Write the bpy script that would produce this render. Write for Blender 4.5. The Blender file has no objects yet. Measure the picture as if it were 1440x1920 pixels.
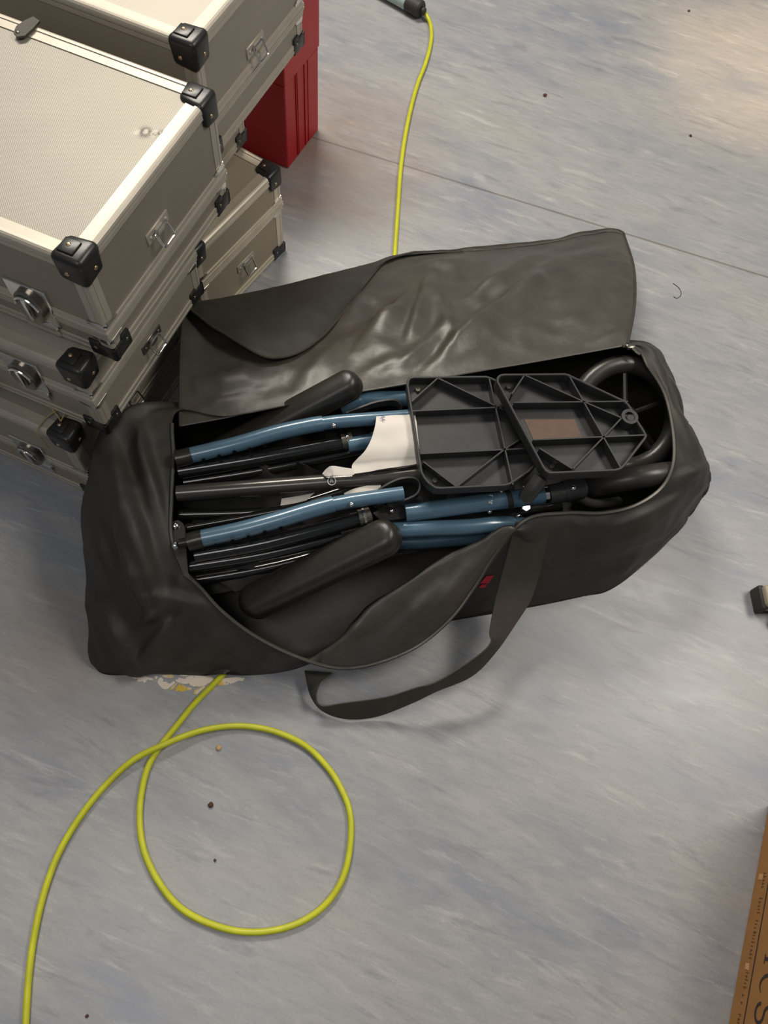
import bpy, bmesh, math, random
from mathutils import Vector, Matrix, noise
from mathutils.bvhtree import BVHTree
random.seed(4)
S = bpy.context.scene
COL = S.collection
PI = math.pi

# ------------------------------------------------------------------ camera
CAM_H, FPX = 1.30, 1443.0
def cam_rows():
    a, b = -math.radians(24.28), math.radians(10.71)
    ca, sa, cb, sb = math.cos(a), math.sin(a), math.cos(b), math.sin(b)
    Rx = Matrix(((1, 0, 0), (0, ca, -sa), (0, sa, ca)))
    Rz = Matrix(((cb, -sb, 0), (sb, cb, 0), (0, 0, 1)))
    B = Matrix(((1, 0, 0), (0, -1, 0), (0, 0, -1)))
    return Rz @ Rx @ B
RW = cam_rows()                     # world -> view (right, down, forward)
RT = RW.transposed()
CAM = Vector((0, 0, CAM_H))
def ray(px, py): return RT @ Vector(((px - 720) / FPX, (py - 960) / FPX, 1))
def P(px, py, h=0.0):
    """the place in the room, at height h, that was measured at this spot of the photograph"""
    r = ray(px, py); t = (h - CAM_H) / r.z
    return CAM + r * t
def proj(p):
    c = RW @ (Vector(p) - CAM)
    return 720 + FPX * c.x / c.z, 960 + FPX * c.y / c.z
cd = bpy.data.cameras.new('camera'); co = bpy.data.objects.new('camera', cd); COL.objects.link(co)
m = Matrix((RW[0], -RW[1], -RW[2])).transposed().to_4x4(); m.translation = CAM
co.matrix_world = m
cd.sensor_fit = 'AUTO'; cd.sensor_width = 36; cd.lens = 36 * FPX / 1920; cd.clip_start = .01
S.camera = co

# ------------------------------------------------------------------ materials
def srgb(r, g, b):
    f = lambda c: (c / 255 / 12.92) if c <= 10 else ((c / 255 + .055) / 1.055) ** 2.4
    return (f(r), f(g), f(b), 1)
class NT:
    def __init__(s, name):
        s.m = bpy.data.materials.new(name); s.m.use_nodes = True
        s.t = s.m.node_tree; s.b = s.t.nodes['Principled BSDF']
    def n(s, typ, **kw):
        x = s.t.nodes.new(typ)
        for k, v in kw.items():
            if k.startswith('i_'): x.inputs[k[2:].replace('_', ' ')].default_value = v
            else: setattr(x, k, v)
        return x
    def l(s, a, b): s.t.links.new(a, b)
    def ramp(s, fac, stops):
        r = s.n('ShaderNodeValToRGB'); e = r.color_ramp.elements
        while len(e) < len(stops): e.new(.5)
        for q, (p, c) in zip(e, stops): q.position = p; q.color = c if len(c) == 4 else (*c, 1)
        s.l(fac, r.inputs[0]); return r.outputs[0]
    def mix(s, fac, a, b, blend='MIX'):
        x = s.n('ShaderNodeMix', data_type='RGBA', blend_type=blend)
        for i, v in ((0, fac), (6, a), (7, b)):
            if hasattr(v, 'is_output'): s.l(v, x.inputs[i])
            else: x.inputs[i].default_value = v
        return x.outputs[2]
    def math(s, op, a, b=0.0):
        x = s.n('ShaderNodeMath', operation=op)
        for i, v in ((0, a), (1, b)):
            if hasattr(v, 'is_output'): s.l(v, x.inputs[i])
            else: x.inputs[i].default_value = v
        return x.outputs[0]
    def set(s, **kw):
        for k, v in kw.items(): s.b.inputs[k.replace('_', ' ')].default_value = v
        return s
    def bump(s, h, strength=.3, dist=.001):
        b = s.n('ShaderNodeBump'); b.inputs['Strength'].default_value = strength; b.inputs['Distance'].default_value = dist
        s.l(h, b.inputs['Height']); s.l(b.outputs[0], s.b.inputs['Normal'])
    def obj(s): return s.n('ShaderNodeTexCoord').outputs['Object']
def simple(name, col, rough=.5, metal=0., noise_amt=.12, nscale=60, coat=0., spec=.5, bump=0., bscale=400):
    t = NT(name); t.set(Roughness=rough, Metallic=metal)
    t.b.inputs['Specular IOR Level'].default_value = spec
    t.b.inputs['Coat Weight'].default_value = coat; t.b.inputs['Coat Roughness'].default_value = .08
    nz = t.n('ShaderNodeTexNoise'); nz.inputs['Scale'].default_value = nscale; nz.inputs['Detail'].default_value = 4
    t.l(t.obj(), nz.inputs['Vector'])
    lo = tuple(c * (1 - noise_amt) for c in col[:3]) + (1,); hi = tuple(min(1, c * (1 + noise_amt)) for c in col[:3]) + (1,)
    t.l(t.ramp(nz.outputs['Fac'], [(.3, lo), (.7, hi)]), t.b.inputs['Base Color'])
    if bump:
        n2 = t.n('ShaderNodeTexNoise'); n2.inputs['Scale'].default_value = bscale; t.l(t.obj(), n2.inputs['Vector'])
        t.bump(n2.outputs['Fac'], bump, .0006)
    return t.m

def floor_mat():
    t = NT('marbled_linoleum'); t.set(Roughness=.42); t.b.inputs['Specular IOR Level'].default_value = .5
    mp = t.n('ShaderNodeMapping'); mp.inputs['Rotation'].default_value = (0, 0, math.radians(8.7 + 4)); t.l(t.obj(), mp.inputs['Vector'])
    def nz(sx, sy, scale, det, rough=.6, dist=0.):
        q = t.n('ShaderNodeMapping'); q.inputs['Scale'].default_value = (sx, sy, 1); t.l(mp.outputs[0], q.inputs['Vector'])
        x = t.n('ShaderNodeTexNoise'); x.inputs['Scale'].default_value = scale; x.inputs['Detail'].default_value = det
        x.inputs['Roughness'].default_value = rough; x.inputs['Distortion'].default_value = dist
        t.l(q.outputs[0], x.inputs['Vector']); return x.outputs['Fac']
    big = nz(.6, 1.6, 2.6, 4)
    mid = nz(.8, 2.6, 8, 5, .62, .6)
    fine = nz(.6, 3.0, 30, 6, .65, .5)
    light = nz(.62, 4.0, 12, 7, .70, .6)
    dark = nz(.6, 3.6, 10, 6, .68, .6)
    grain = nz(1, 1, 240, 3)
    c = t.ramp(big, [(.36, srgb(136, 142, 154)), (.52, srgb(157, 158, 160)), (.66, srgb(168, 165, 161))])
    c = t.mix(t.ramp(mid, [(.34, (.0, .0, .0)), (.7, (1, 1, 1))]), c, srgb(168, 167, 167))
    c = t.mix(t.ramp(fine, [(.42, (0, 0, 0)), (.72, (.42, .42, .42))]), c, srgb(132, 133, 140))
    c = t.mix(t.ramp(light, [(.56, (0, 0, 0)), (.70, (.52, .52, .52))]), c, srgb(198, 197, 193))
    c = t.mix(t.ramp(dark, [(.57, (0, 0, 0)), (.74, (.62, .62, .62))]), c, srgb(110, 113, 124))
    c = t.mix(t.ramp(grain, [(.3, (0, 0, 0)), (.75, (.22, .22, .22))]), c, srgb(118, 114, 106))
    # rusty wear beside the cases and along the joint
    pos = t.n('ShaderNodeSeparateXYZ'); t.l(t.obj(), pos.inputs[0])
    def blob(x, y, r):
        dx = t.math('SUBTRACT', pos.outputs[0], x); dy = t.math('SUBTRACT', pos.outputs[1], y)
        d = t.math('SQRT', t.math('ADD', t.math('MULTIPLY', dx, dx), t.math('MULTIPLY', dy, dy)))
        return t.math('MAXIMUM', t.math('SUBTRACT', 1.0, t.math('DIVIDE', d, r)), 0.0)
    p1, p2 = P(610, 290), P(100, 1225)
    w = t.math('ADD', t.math('MULTIPLY', blob(p1.x, p1.y + .0, .34), nz(1, 1.6, 9, 5)), t.math('MULTIPLY', blob(p2.x, p2.y, .16), .25))
    c = t.mix(t.math('MINIMUM', t.math('MULTIPLY', w, .95), .6), c, srgb(128, 96, 62))
    ja, jb = P(600, 262), P(1440, 520); jd = (jb - ja).normalized(); jn = Vector((-jd.y, jd.x))
    dist = t.math('ABSOLUTE', t.math('ADD', t.math('ADD', t.math('MULTIPLY', pos.outputs[0], jn.x), t.math('MULTIPLY', pos.outputs[1], jn.y)), -(ja.x * jn.x + ja.y * jn.y)))
    c = t.mix(t.ramp(dist, [(.0008, (.75, .75, .75)), (.0020, (0, 0, 0))]), c, srgb(96, 82, 66))
    t.l(c, t.b.inputs['Base Color'])
    t.l(t.ramp(mid, [(.3, (.30, .30, .30)), (.7, (.42, .42, .42))]), t.b.inputs['Roughness'])
    t.bump(fine, .05, .001)
    return t.m

def panel_mat(name, dots, tone):
    t = NT(name); t.set(Roughness=.52, Metallic=.2)
    sep = t.n('ShaderNodeSeparateXYZ'); t.l(t.obj(), sep.inputs[0])
    nz = t.n('ShaderNodeTexNoise'); nz.inputs['Scale'].default_value = 9; nz.inputs['Detail'].default_value = 5; t.l(t.obj(), nz.inputs['Vector'])
    base = t.ramp(nz.outputs['Fac'], [(.3, tuple(c * .9 for c in tone[:3])), (.7, tone)])
    if dots:
        k = 2 * PI / .0031
        s = None
        for i, j, sg in ((0, 1, 1), (0, 1, -1), (2, 0, 1), (2, 1, 1)):
            arg = t.math('ADD', sep.outputs[i], t.math('MULTIPLY', sep.outputs[j], sg)) if i != 2 else sep.outputs[2]
            v = t.math('SINE', t.math('MULTIPLY', arg, k))
            s = v if s is None else t.math('ADD', s, v)
        f = t.math('ADD', t.math('MULTIPLY', s, .16), .5)
        c = t.mix(t.ramp(f, [(.25, (0, 0, 0)), (.8, (1, 1, 1))]), t.mix(.72, base, (.09, .08, .065, 1)), base)
        t.l(c, t.b.inputs['Base Color']); t.bump(f, .25, .0006)
    else:
        n2 = t.n('ShaderNodeTexNoise'); n2.inputs['Scale'].default_value = 700; t.l(t.obj(), n2.inputs['Vector'])
        c = t.mix(t.ramp(n2.outputs['Fac'], [(.35, (0, 0, 0)), (.65, (.35, .35, .35))]), base, tuple(x * .7 for x in tone[:3]) + (1,))
        t.l(c, t.b.inputs['Base Color']); t.bump(n2.outputs['Fac'], .08, .0004)
    return t.m

def cloth_mat(name, col, rough, weave=True, spec=.4):
    t = NT(name); t.set(Roughness=rough); t.b.inputs['Specular IOR Level'].default_value = spec
    nz = t.n('ShaderNodeTexNoise'); nz.inputs['Scale'].default_value = 24; nz.inputs['Detail'].default_value = 5; t.l(t.obj(), nz.inputs['Vector'])
    c = t.ramp(nz.outputs['Fac'], [(.3, tuple(x * .85 for x in col[:3])), (.7, tuple(x * 1.15 for x in col[:3]))])
    lint = t.n('ShaderNodeTexNoise'); lint.inputs['Scale'].default_value = 420; lint.inputs['Detail'].default_value = 1; t.l(t.obj(), lint.inputs['Vector'])
    c = t.mix(t.ramp(lint.outputs['Fac'], [(.74, (0, 0, 0)), (.80, (.25, .25, .25))]), c, (.12, .11, .10, 1))
    t.l(c, t.b.inputs['Base Color'])
    w = t.n('ShaderNodeTexWave' if weave else 'ShaderNodeTexNoise')
    w.inputs['Scale'].default_value = 260 if weave else 55
    t.l(t.obj(), w.inputs['Vector']); t.bump(w.outputs['Fac'], .12 if weave else .3, .0006 if weave else .002)
    return t.m

M = {}
M['floor'] = floor_mat()
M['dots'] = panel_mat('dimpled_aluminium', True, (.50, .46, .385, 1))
M['dots_side_shaded'] = panel_mat('dimpled_aluminium_side_shaded', True, (.40, .355, .29, 1))  # darker copy of the lid metal, side shade put into its colour
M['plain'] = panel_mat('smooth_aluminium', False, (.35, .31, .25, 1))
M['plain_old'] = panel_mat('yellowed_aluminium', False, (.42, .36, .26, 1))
M['alu'] = simple('extruded_aluminium', (.48, .435, .36), .46, .35, .05, 30)
M['alu_old'] = simple('aged_aluminium', (.70, .63, .50), .36, .5, .06, 30)
M['chrome'] = simple('chrome', (.78, .76, .72), .14, 1., .03)
M['steel_dark'] = simple('tarnished_steel', (.22, .20, .17), .28, .85, .15)
M['brass'] = simple('brass_rivet', (.55, .40, .24), .3, .9, .1)
M['bplast'] = simple('black_plastic', (.017, .016, .015), .36, 0, .2, 80, bump=.15, bscale=500)
M['red'] = simple('red_paint', srgb(176, 22, 30), .42, 0, .06, 12)
M['blue'] = simple('blue_metal_paint', srgb(84, 114, 134), .30, .12, .06, 90, coat=.6)
M['bgloss'] = simple('gloss_black_tube', (.010, .010, .010), .16, 0, .1, 40, coat=.6)
M['gray_tube'] = simple('dark_grey_tube', (.075, .068, .062), .24, .4, .06, 40, coat=.3)
M['collar'] = simple('worn_black_collar', (.045, .040, .034), .28, .5, .2, 60)
M['gplast'] = simple('dark_grey_plastic', (.034, .034, .034), .46, 0, .12, 50, bump=.1, bscale=600)
M['leather'] = simple('black_vinyl', (.024, .022, .018), .33, 0, .15, 120, bump=.35, bscale=900, spec=.55)
M['tyre'] = simple('tyre_rubber', (.040, .036, .032), .34, 0, .15, 60)
M['cloth'] = cloth_mat('bag_nylon', (.034, .031, .025), .55, True, .5)
M['coated'] = cloth_mat('coated_lining', (.058, .053, .043), .42, False, .6)
M['web'] = cloth_mat('black_webbing', (.045, .039, .031), .7)
M['seatcloth'] = cloth_mat('black_seat_fabric', (.020, .019, .018), .55)
M['paper'] = simple('white_paper', srgb(225, 218, 208), .8, 0, .02, 20)
M['ink'] = simple('violet_ink', srgb(110, 96, 170), .8)
M['white_print'] = simple('white_print', srgb(225, 225, 220), .6)
M['red_print'] = simple('red_print', srgb(225, 36, 66), .6)
M['yellow'] = simple('yellow_cable', srgb(196, 198, 40), .38, 0, .10, 40)
M['mint'] = simple('pale_green_plastic', srgb(165, 190, 178), .35, 0, .04)
M['beige'] = simple('beige_plastic', srgb(168, 155, 132), .45, 0, .04)
M['rubber'] = simple('dark_rubber', (.03, .028, .024), .6)
M['hole'] = simple('dark_hole', (.004, .004, .004), 1., spec=0.)
M['crumb'] = simple('tan_crumb', srgb(190, 160, 110), .8)
M['crumb_dark'] = simple('dark_crumb', srgb(78, 50, 36), .8)
M['card'] = simple('cardboard', srgb(158, 112, 62), .8, 0, .06, 35)
M['card_ink'] = simple('cardboard_ink', srgb(52, 44, 36), .8)
M['card_ink2'] = simple('faded_ink', srgb(96, 66, 38), .8)
M['brown'] = simple('dull_brown', srgb(92, 70, 58), .6)
def sticker_mat():
    t = NT('torn_sticker'); t.set(Roughness=.7)
    a = t.n('ShaderNodeTexNoise'); a.inputs['Scale'].default_value = 26; a.inputs['Detail'].default_value = 3; t.l(t.obj(), a.inputs['Vector'])
    b = t.n('ShaderNodeTexNoise'); b.inputs['Scale'].default_value = 120; b.inputs['Detail'].default_value = 2; t.l(t.obj(), b.inputs['Vector'])
    c = t.ramp(a.outputs['Fac'], [(.50, srgb(222, 208, 192)), (.60, srgb(208, 180, 60))])
    c = t.mix(t.ramp(b.outputs['Fac'], [(.62, (0, 0, 0)), (.68, (.6, .6, .6))]), c, srgb(70, 66, 22))
    t.l(c, t.b.inputs['Base Color']); return t.m
M['sticker'] = sticker_mat()

# ------------------------------------------------------------------ object helpers
def tag(o, label=None, cat=None, group=None, kind=None):
    if label: o['label'] = label
    if cat: o['category'] = cat
    if group: o['group'] = group
    if kind: o['kind'] = kind
    return o
def thing(name, label, cat, loc=(0, 0, 0), rz=0., group=None):
    o = bpy.data.objects.new(name, None); COL.objects.link(o)
    o.location = loc; o.rotation_euler = (0, 0, rz); o.empty_display_size = .05
    return tag(o, label, cat, group)
def link(name, bm, mat, parent=None, smooth=True, world=True, mats=None):
    """one mesh object; when world is set the mesh is in room coordinates and is moved under its parent"""
    me = bpy.data.meshes.new(name); bm.normal_update(); bm.to_mesh(me); bm.free()
    for q in (mats or [mat]): me.materials.append(q)
    if smooth:
        for p in me.polygons: p.use_smooth = True
    o = bpy.data.objects.new(name, me); COL.objects.link(o)
    if parent is not None:
        if world:
            top = parent; mat_w = Matrix()
            while top is not None:
                mat_w = (Matrix.Translation(top.location) @ top.rotation_euler.to_matrix().to_4x4()) @ mat_w; top = top.parent
            me.transform(mat_w.inverted())
        o.parent = parent
    else:
        if world:     # origin on the object itself
            c = Vector((sum(v.co.x for v in me.vertices), sum(v.co.y for v in me.vertices), 0)) / len(me.vertices)
            c.z = min(v.co.z for v in me.vertices)
            me.transform(Matrix.Translation(-c)); o.location = c
    if smooth: 
        md = o.modifiers.new('edge', 'EDGE_SPLIT'); md.split_angle = math.radians(38); md.use_edge_sharp = False
    return o
def box(bm, lo, hi, bev=0., seg=2, mat=None):
    lo, hi = Vector(lo), Vector(hi)
    vs = [bm.verts.new((x, y, z)) for x in (lo.x, hi.x) for y in (lo.y, hi.y) for z in (lo.z, hi.z)]
    if mat is not None:
        for v in vs: v.co = mat @ v.co
    fs = [bm.faces.new([vs[i] for i in q]) for q in ((0, 1, 3, 2), (4, 6, 7, 5), (0, 4, 5, 1), (2, 3, 7, 6), (0, 2, 6, 4), (1, 5, 7, 3))]
    if bev:
        es = list({e for f in fs for e in f.edges})
        bmesh.ops.bevel(bm, geom=es, offset=bev, segments=seg, profile=.5, affect='EDGES')
    return bm
def frame_of(d):
    d = d.normalized(); a = Vector((0, 0, 1)) if abs(d.z) < .9 else Vector((1, 0, 0))
    x = d.cross(a).normalized(); return x, x.cross(d).normalized() 
def cyl(bm, a, b, r, seg=20, r2=None, bev=0.):
    a, b = Vector(a), Vector(b); d = (b - a); x, y = frame_of(d); r2 = r if r2 is None else r2
    L = d.length; d = d.normalized()
    prof = [(0, r), (L, r2)] if not bev else [(0, r - bev), (bev, r), (L - bev, r2), (L, r2 - bev)]
    rings = [[bm.verts.new(a + d * t + (x * math.cos(i * 2 * PI / seg) + y * math.sin(i * 2 * PI / seg)) * rr) for i in range(seg)] for t, rr in prof]
    for p, q in zip(rings, rings[1:]):
        for i in range(seg): bm.faces.new((p[i], p[(i + 1) % seg], q[(i + 1) % seg], q[i]))
    bm.faces.new(rings[0][::-1]); bm.faces.new(rings[-1])
    bmesh.ops.recalc_face_normals(bm, faces=bm.faces[:])
    return bm
def cr(p0, p1, p2, p3, t):
    return .5 * ((2 * p1) + (p2 - p0) * t + (2 * p0 - 5 * p1 + 4 * p2 - p3) * t * t + (3 * p1 - p0 - 3 * p2 + p3) * t ** 3)
def spline(pts, n, closed=False):
    K = len(pts); out = []
    segs = K if closed else K - 1
    for i in range(segs):
        g = (lambda j: pts[j % K]) if closed else (lambda j: pts[min(max(j, 0), K - 1)])
        for k in range(n): out.append(cr(g(i - 1), g(i), g(i + 1), g(i + 2), k / n))
    if not closed: out.append(pts[-1].copy() if hasattr(pts[-1], 'copy') else pts[-1])
    return out
def tube(bm, pts, r, seg=12, closed=False, flat=1.0, up=None):
    """round (or flattened) tube along a polyline; r may be a list"""
    n = len(pts); R = r if isinstance(r, (list, tuple)) else [r] * n
    prev = None; rings = []
    for i, p in enumerate(pts):
        a = pts[i - 1] if (i > 0 or closed) else pts[i]; b = pts[(i + 1) % n] if (i < n - 1 or closed) else pts[i]
        d = (b - a).normalized()
        if up is not None: x = d.cross(Vector(up)).normalized()
        elif prev is None: x, _ = frame_of(d)
        else:
            x = prev - d * prev.dot(d); x.normalize()
        prev = x; y = x.cross(d).normalized()
        rings.append([bm.verts.new(p + x * math.cos(k * 2 * PI / seg) * R[i] + y * math.sin(k * 2 * PI / seg) * R[i] * flat) for k in range(seg)])
    m = n if closed else n - 1
    for i in range(m):
        p, q = rings[i], rings[(i + 1) % n]
        for k in range(seg): bm.faces.new((p[k], p[(k + 1) % seg], q[(k + 1) % seg], q[k]))
    if not closed: bm.faces.new(rings[0][::-1]); bm.faces.new(rings[-1])
    bmesh.ops.recalc_face_normals(bm, faces=bm.faces[:])
    return bm
def px_tube(bm, pts, r, n=8, seg=14, **kw):
    return tube(bm, spline([P(*p) for p in pts], n), r, seg, **kw)
def ribbon(bm, A, B, th):
    """a band between two edge curves, with thickness"""
    n = len(A); rows = []
    for i in range(n):
        a, b = A[i], B[i]
        t = (A[min(i + 1, n - 1)] - A[max(i - 1, 0)]) + (B[min(i + 1, n - 1)] - B[max(i - 1, 0)])
        nr = t.cross(b - a)
        nr = nr.normalized() if nr.length > 1e-9 else Vector((0, 0, 1))
        rows.append([bm.verts.new(a + nr * th / 2), bm.verts.new(b + nr * th / 2), bm.verts.new(b - nr * th / 2), bm.verts.new(a - nr * th / 2)])
    for p, q in zip(rows, rows[1:]):
        for k in range(4): bm.faces.new((p[k], p[(k + 1) % 4], q[(k + 1) % 4], q[k]))
    bm.faces.new(rows[0][::-1]); bm.faces.new(rows[-1])
    bmesh.ops.recalc_face_normals(bm, faces=bm.faces[:]); return bm
def prism(bm, poly, z0, z1):
    lo = [bm.verts.new((p[0], p[1], z0)) for p in poly]; hi = [bm.verts.new((p[0], p[1], z1)) for p in poly]
    n = len(poly)
    bm.faces.new(lo[::-1]); bm.faces.new(hi)
    for i in range(n): bm.faces.new((lo[i], lo[(i + 1) % n], hi[(i + 1) % n], hi[i]))
    bmesh.ops.recalc_face_normals(bm, faces=bm.faces[:]); return bm
def dome(bm, c, nrm, r, h, seg=12):
    c = Vector(c); nrm = Vector(nrm).normalized(); x, y = frame_of(nrm); prev = None
    for k in range(4):
        a = k / 4 * PI / 2
        ring = [bm.verts.new(c + nrm * h * math.sin(a) + (x * math.cos(i * 2 * PI / seg) + y * math.sin(i * 2 * PI / seg)) * r * math.cos(a)) for i in range(seg)]
        if prev: 
            for i in range(seg): bm.faces.new((prev[i], prev[(i + 1) % seg], ring[(i + 1) % seg], ring[i]))
        else: bm.faces.new(ring[::-1])
        prev = ring
    t = bm.verts.new(c + nrm * h)
    for i in range(seg): bm.faces.new((prev[i], prev[(i + 1) % seg], t))
    bmesh.ops.recalc_face_normals(bm, faces=bm.faces[:]); return bm
def text_mesh(body, size, extrude):
    cu = bpy.data.curves.new('writing', 'FONT'); cu.body = body; cu.size = size; cu.extrude = extrude; cu.align_x = 'CENTER'; cu.align_y = 'CENTER'
    o = bpy.data.objects.new('writing', cu); COL.objects.link(o)
    dg = bpy.context.evaluated_depsgraph_get(); me = bpy.data.meshes.new_from_object(o.evaluated_get(dg))
    bm = bmesh.new(); bm.from_mesh(me)
    bpy.data.objects.remove(o); bpy.data.curves.remove(cu); bpy.data.meshes.remove(me)
    return bm
def seg_dist(px, py, s):
    x0, y0, x1, y1 = s[:4]; dx, dy = x1 - x0, y1 - y0
    t = max(0, min(1, ((px - x0) * dx + (py - y0) * dy) / (dx * dx + dy * dy)))
    return math.hypot(px - x0 - t * dx, py - y0 - t * dy), t

# ------------------------------------------------------------------ floor
bm = bmesh.new(); box(bm, (-4, -3, -.05), (5, 6, 0))
fl = link('floor', bm, M['floor'], smooth=False, world=False); tag(fl, 'blue-grey marbled linoleum floor', 'floor', kind='structure')

# ------------------------------------------------------------------ aluminium cases
def sweep_rect(bm, prof, W, D, z0):
    rings = [[bm.verts.new(c) for c in ((-W - o, -o, z0 + dz), (o, -o, z0 + dz), (o, D + o, z0 + dz), (-W - o, D + o, z0 + dz))] for o, dz in prof]
    for p, q in zip(rings, rings[1:]):
        for i in range(4): bm.faces.new((p[i], p[(i + 1) % 4], q[(i + 1) % 4], q[i]))
TOPP = [(-.021, -.001), (-.021, .0015), (-.0075, .0016), (-.007, .0030), (-.003, .0032), (-.0002, .0022), (.0022, 0), (.0032, -.003), (.0032, -.0065), (.0012, -.007), (.0012, -.0085), (.0026, -.009), (.0026, -.016), (-.001, -.0165)]
RIMU = [(-.001, .0145), (.0022, .014), (.0026, .0085), (.0010, .008), (.0010, .0068), (.0032, .0062), (.0040, .0035), (.0040, .0012), (-.001, .0006)]
RIMD = [(o, -z) for o, z in RIMU]
BOTP = [(o, -z) for o, z in TOPP]
def posts(bm, W, D, z0, z1):
    prof = [(-.019, .0006), (-.019, -.0008), (-.008, -.0014), (-.0074, -.0004), (-.0066, -.0016), (-.002, -.0014), (.0004, -.0004), (.0014, .002), (.0016, .0066), (.0004, .0074), (.0014, .008), (.0008, .019), (-.0006, .019)]
    for sx in (0, 1):
        for sy in (0, 1):
            r = []
            for z in (z0, z1):
                r.append([bm.verts.new(((-W - x) if sx else x, (D - y) if sy else y, z)) for x, y in prof])
            for i in range(len(prof) - 1): bm.faces.new((r[0][i], r[0][i + 1], r[1][i + 1], r[1][i]))
def aluminium_case(corner, ang, W, D, Ht, rim, label, lid_top='dots', lid_side='dots_side_shaded', body_side='dots_side_shaded', frame='alu', ring_y=.15, ring_z=None, latch_x=.108, hang=False, dent=None, ring=True, chrome_post=True):
    rz = math.radians(ang - 90)
    root = thing('aluminium_case', label, 'case', corner, rz, 'silver aluminium equipment cases')
    L = lambda n, b, mt, par=root, sm=True: link(n, b, mt, par, sm, world=False)
    # body and lid shells
    bm = bmesh.new(); box(bm, (-W, 0, .002), (0, D, rim)); L('body', bm, M[body_side], sm=False)
    bm = bmesh.new(); box(bm, (-W, 0, rim), (0, D, Ht - .002)); lid = L('lid', bm, M[lid_side], sm=False)
    bm = bmesh.new(); nx, ny = (90, 66) if dent else (2, 2)
    g = [[bm.verts.new((-W + .018 + (W - .036) * i / nx, .018 + (D - .036) * j / ny, Ht)) for j in range(ny + 1)] for i in range(nx + 1)]
    if dent:
        for row in g:
            for v in row:
                for dx, dy, rr, am in dent:
                    q = ((v.co.x - dx) ** 2 + (v.co.y - dy) ** 2) / rr ** 2
                    v.co.z += am * math.exp(-q)
    for i in range(nx):
        for j in range(ny): bm.faces.new((g[i][j], g[i + 1][j], g[i + 1][j + 1], g[i][j + 1]))
    L('lid_panel', bm, M[lid_top])
    bm = bmesh.new(); sweep_rect(bm, TOPP, W, D, Ht); sweep_rect(bm, RIMU, W, D, rim); posts(bm, W, D, rim + .013, Ht - .012)
    bmesh.ops.recalc_face_normals(bm, faces=bm.faces[:]); L('lid_frame', bm, M[frame], sm=False)
    bm = bmesh.new(); sweep_rect(bm, BOTP, W, D, .0032); sweep_rect(bm, RIMD, W, D, rim); posts(bm, W, D, .012, rim - .013)
    bmesh.ops.recalc_face_normals(bm, faces=bm.faces[:]); L('body_frame', bm, M[frame], sm=False)
    # corner protectors
    sT, sB = .043, .036
    for top in (1, 0):
        s = sT if top else sB
        for sx in (0, 1):
            for sy in (0, 1):
                bm = bmesh.new()
                if top:
                    box(bm, (-s + .005, -.0055, Ht - s + .004), (.0055, s - .005, Ht + .0055), .008, 4)
                    # cut back the three far edges so that the cap is rounded like the moulded part
                    for v in bm.verts:
                        dx, dy, dz = .0055 - v.co.x, v.co.y + .0055, Ht + .0055 - v.co.z
                        for u, w in ((dx, dy), (dy, dz), (dx, dz)):
                            ex = u + w - 1.55 * s
                            if ex > 0:
                                k = ex * .32
                                if (u, w) == (dx, dy): v.co.x += k; v.co.y -= k
                                elif (u, w) == (dy, dz): v.co.y -= k; v.co.z += k
                                else: v.co.x += k; v.co.z += k
                    box(bm, (-s * .72, s * .10, Ht + .004), (-s * .22, s * .60, Ht + .0078), .0014, 2)
                    zs = Ht - s * .48; riv = [((-s * .50, s * .38, Ht + .0076), (0, 0, 1)), ((.0052, s * .42, zs), (1, 0, 0)), ((-s * .45, -.0052, zs), (0, -1, 0))]
                else:
                    t = .0042; z0, z1 = .0, .0295
                    box(bm, (-s, -t, z0), (t, .003, z1 - .006), .002, 2); box(bm, (-.003, -t, z0), (t, s, z1 - .006), .002, 2)
                    box(bm, (-s, -t * .9, z0 + .004), (-s * .5, .003, z1), .002, 2); box(bm, (-.003, s * .5, z0 + .004), (t * .9, s, z1), .002, 2)
                    cyl(bm, (-.002, .002, z0), (-.002, .002, z1 - .006), .0064, 16)
                    riv = [((t * .9, s * .74, z1 * .55), (1, 0, 0)), ((-s * .74, -t * .9, z1 * .55), (0, -1, 0))]
                def mir(q, n=False):
                    q = Vector(q)
                    if sx: q.x = -q.x if n else -W - q.x
                    if sy: q.y = -q.y if n else D - q.y
                    return q
                for v in bm.verts: v.co = mir(v.co)
                bmesh.ops.recalc_face_normals(bm, faces=bm.faces[:])
                cp = L('corner_protector', bm, M['bplast'])
                if not sx:
                    for c, n in riv:
                        b2 = bmesh.new(); dome(b2, mir(c), mir(n, True), .0034, .0018); L('rivet', b2, M['brass'] if top else M['steel_dark'], cp)
    # chrome corner brackets where lid meets body (crown shaped)
    for sy in (0, 1):
        for sgn in (1, -1):
            bm = bmesh.new(); z0 = rim + sgn * .013
            w = .026
            prof = [(-w, -.0028), (-.004, -.0030), (.0005, -.0022), (.0026, .001), (.0030, .004), (.0028, w)]
            hts = [.004, .009, .0055, .0055, .009, .004]
            r0 = [bm.verts.new((x, (D - y) if sy else y, z0)) for x, y in prof]
            r1 = [bm.verts.new((x, (D - y) if sy else y, z0 + sgn * h)) for (x, y), h in zip(prof, hts)]
            for i in range(len(prof) - 1): bm.faces.new((r0[i], r0[i + 1], r1[i + 1], r1[i]))
            bmesh.ops.recalc_face_normals(bm, faces=bm.faces[:])
            bmesh.ops.solidify(bm, geom=bm.faces[:], thickness=.001)
            L('rim_bracket', bm, M['chrome'])
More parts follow.
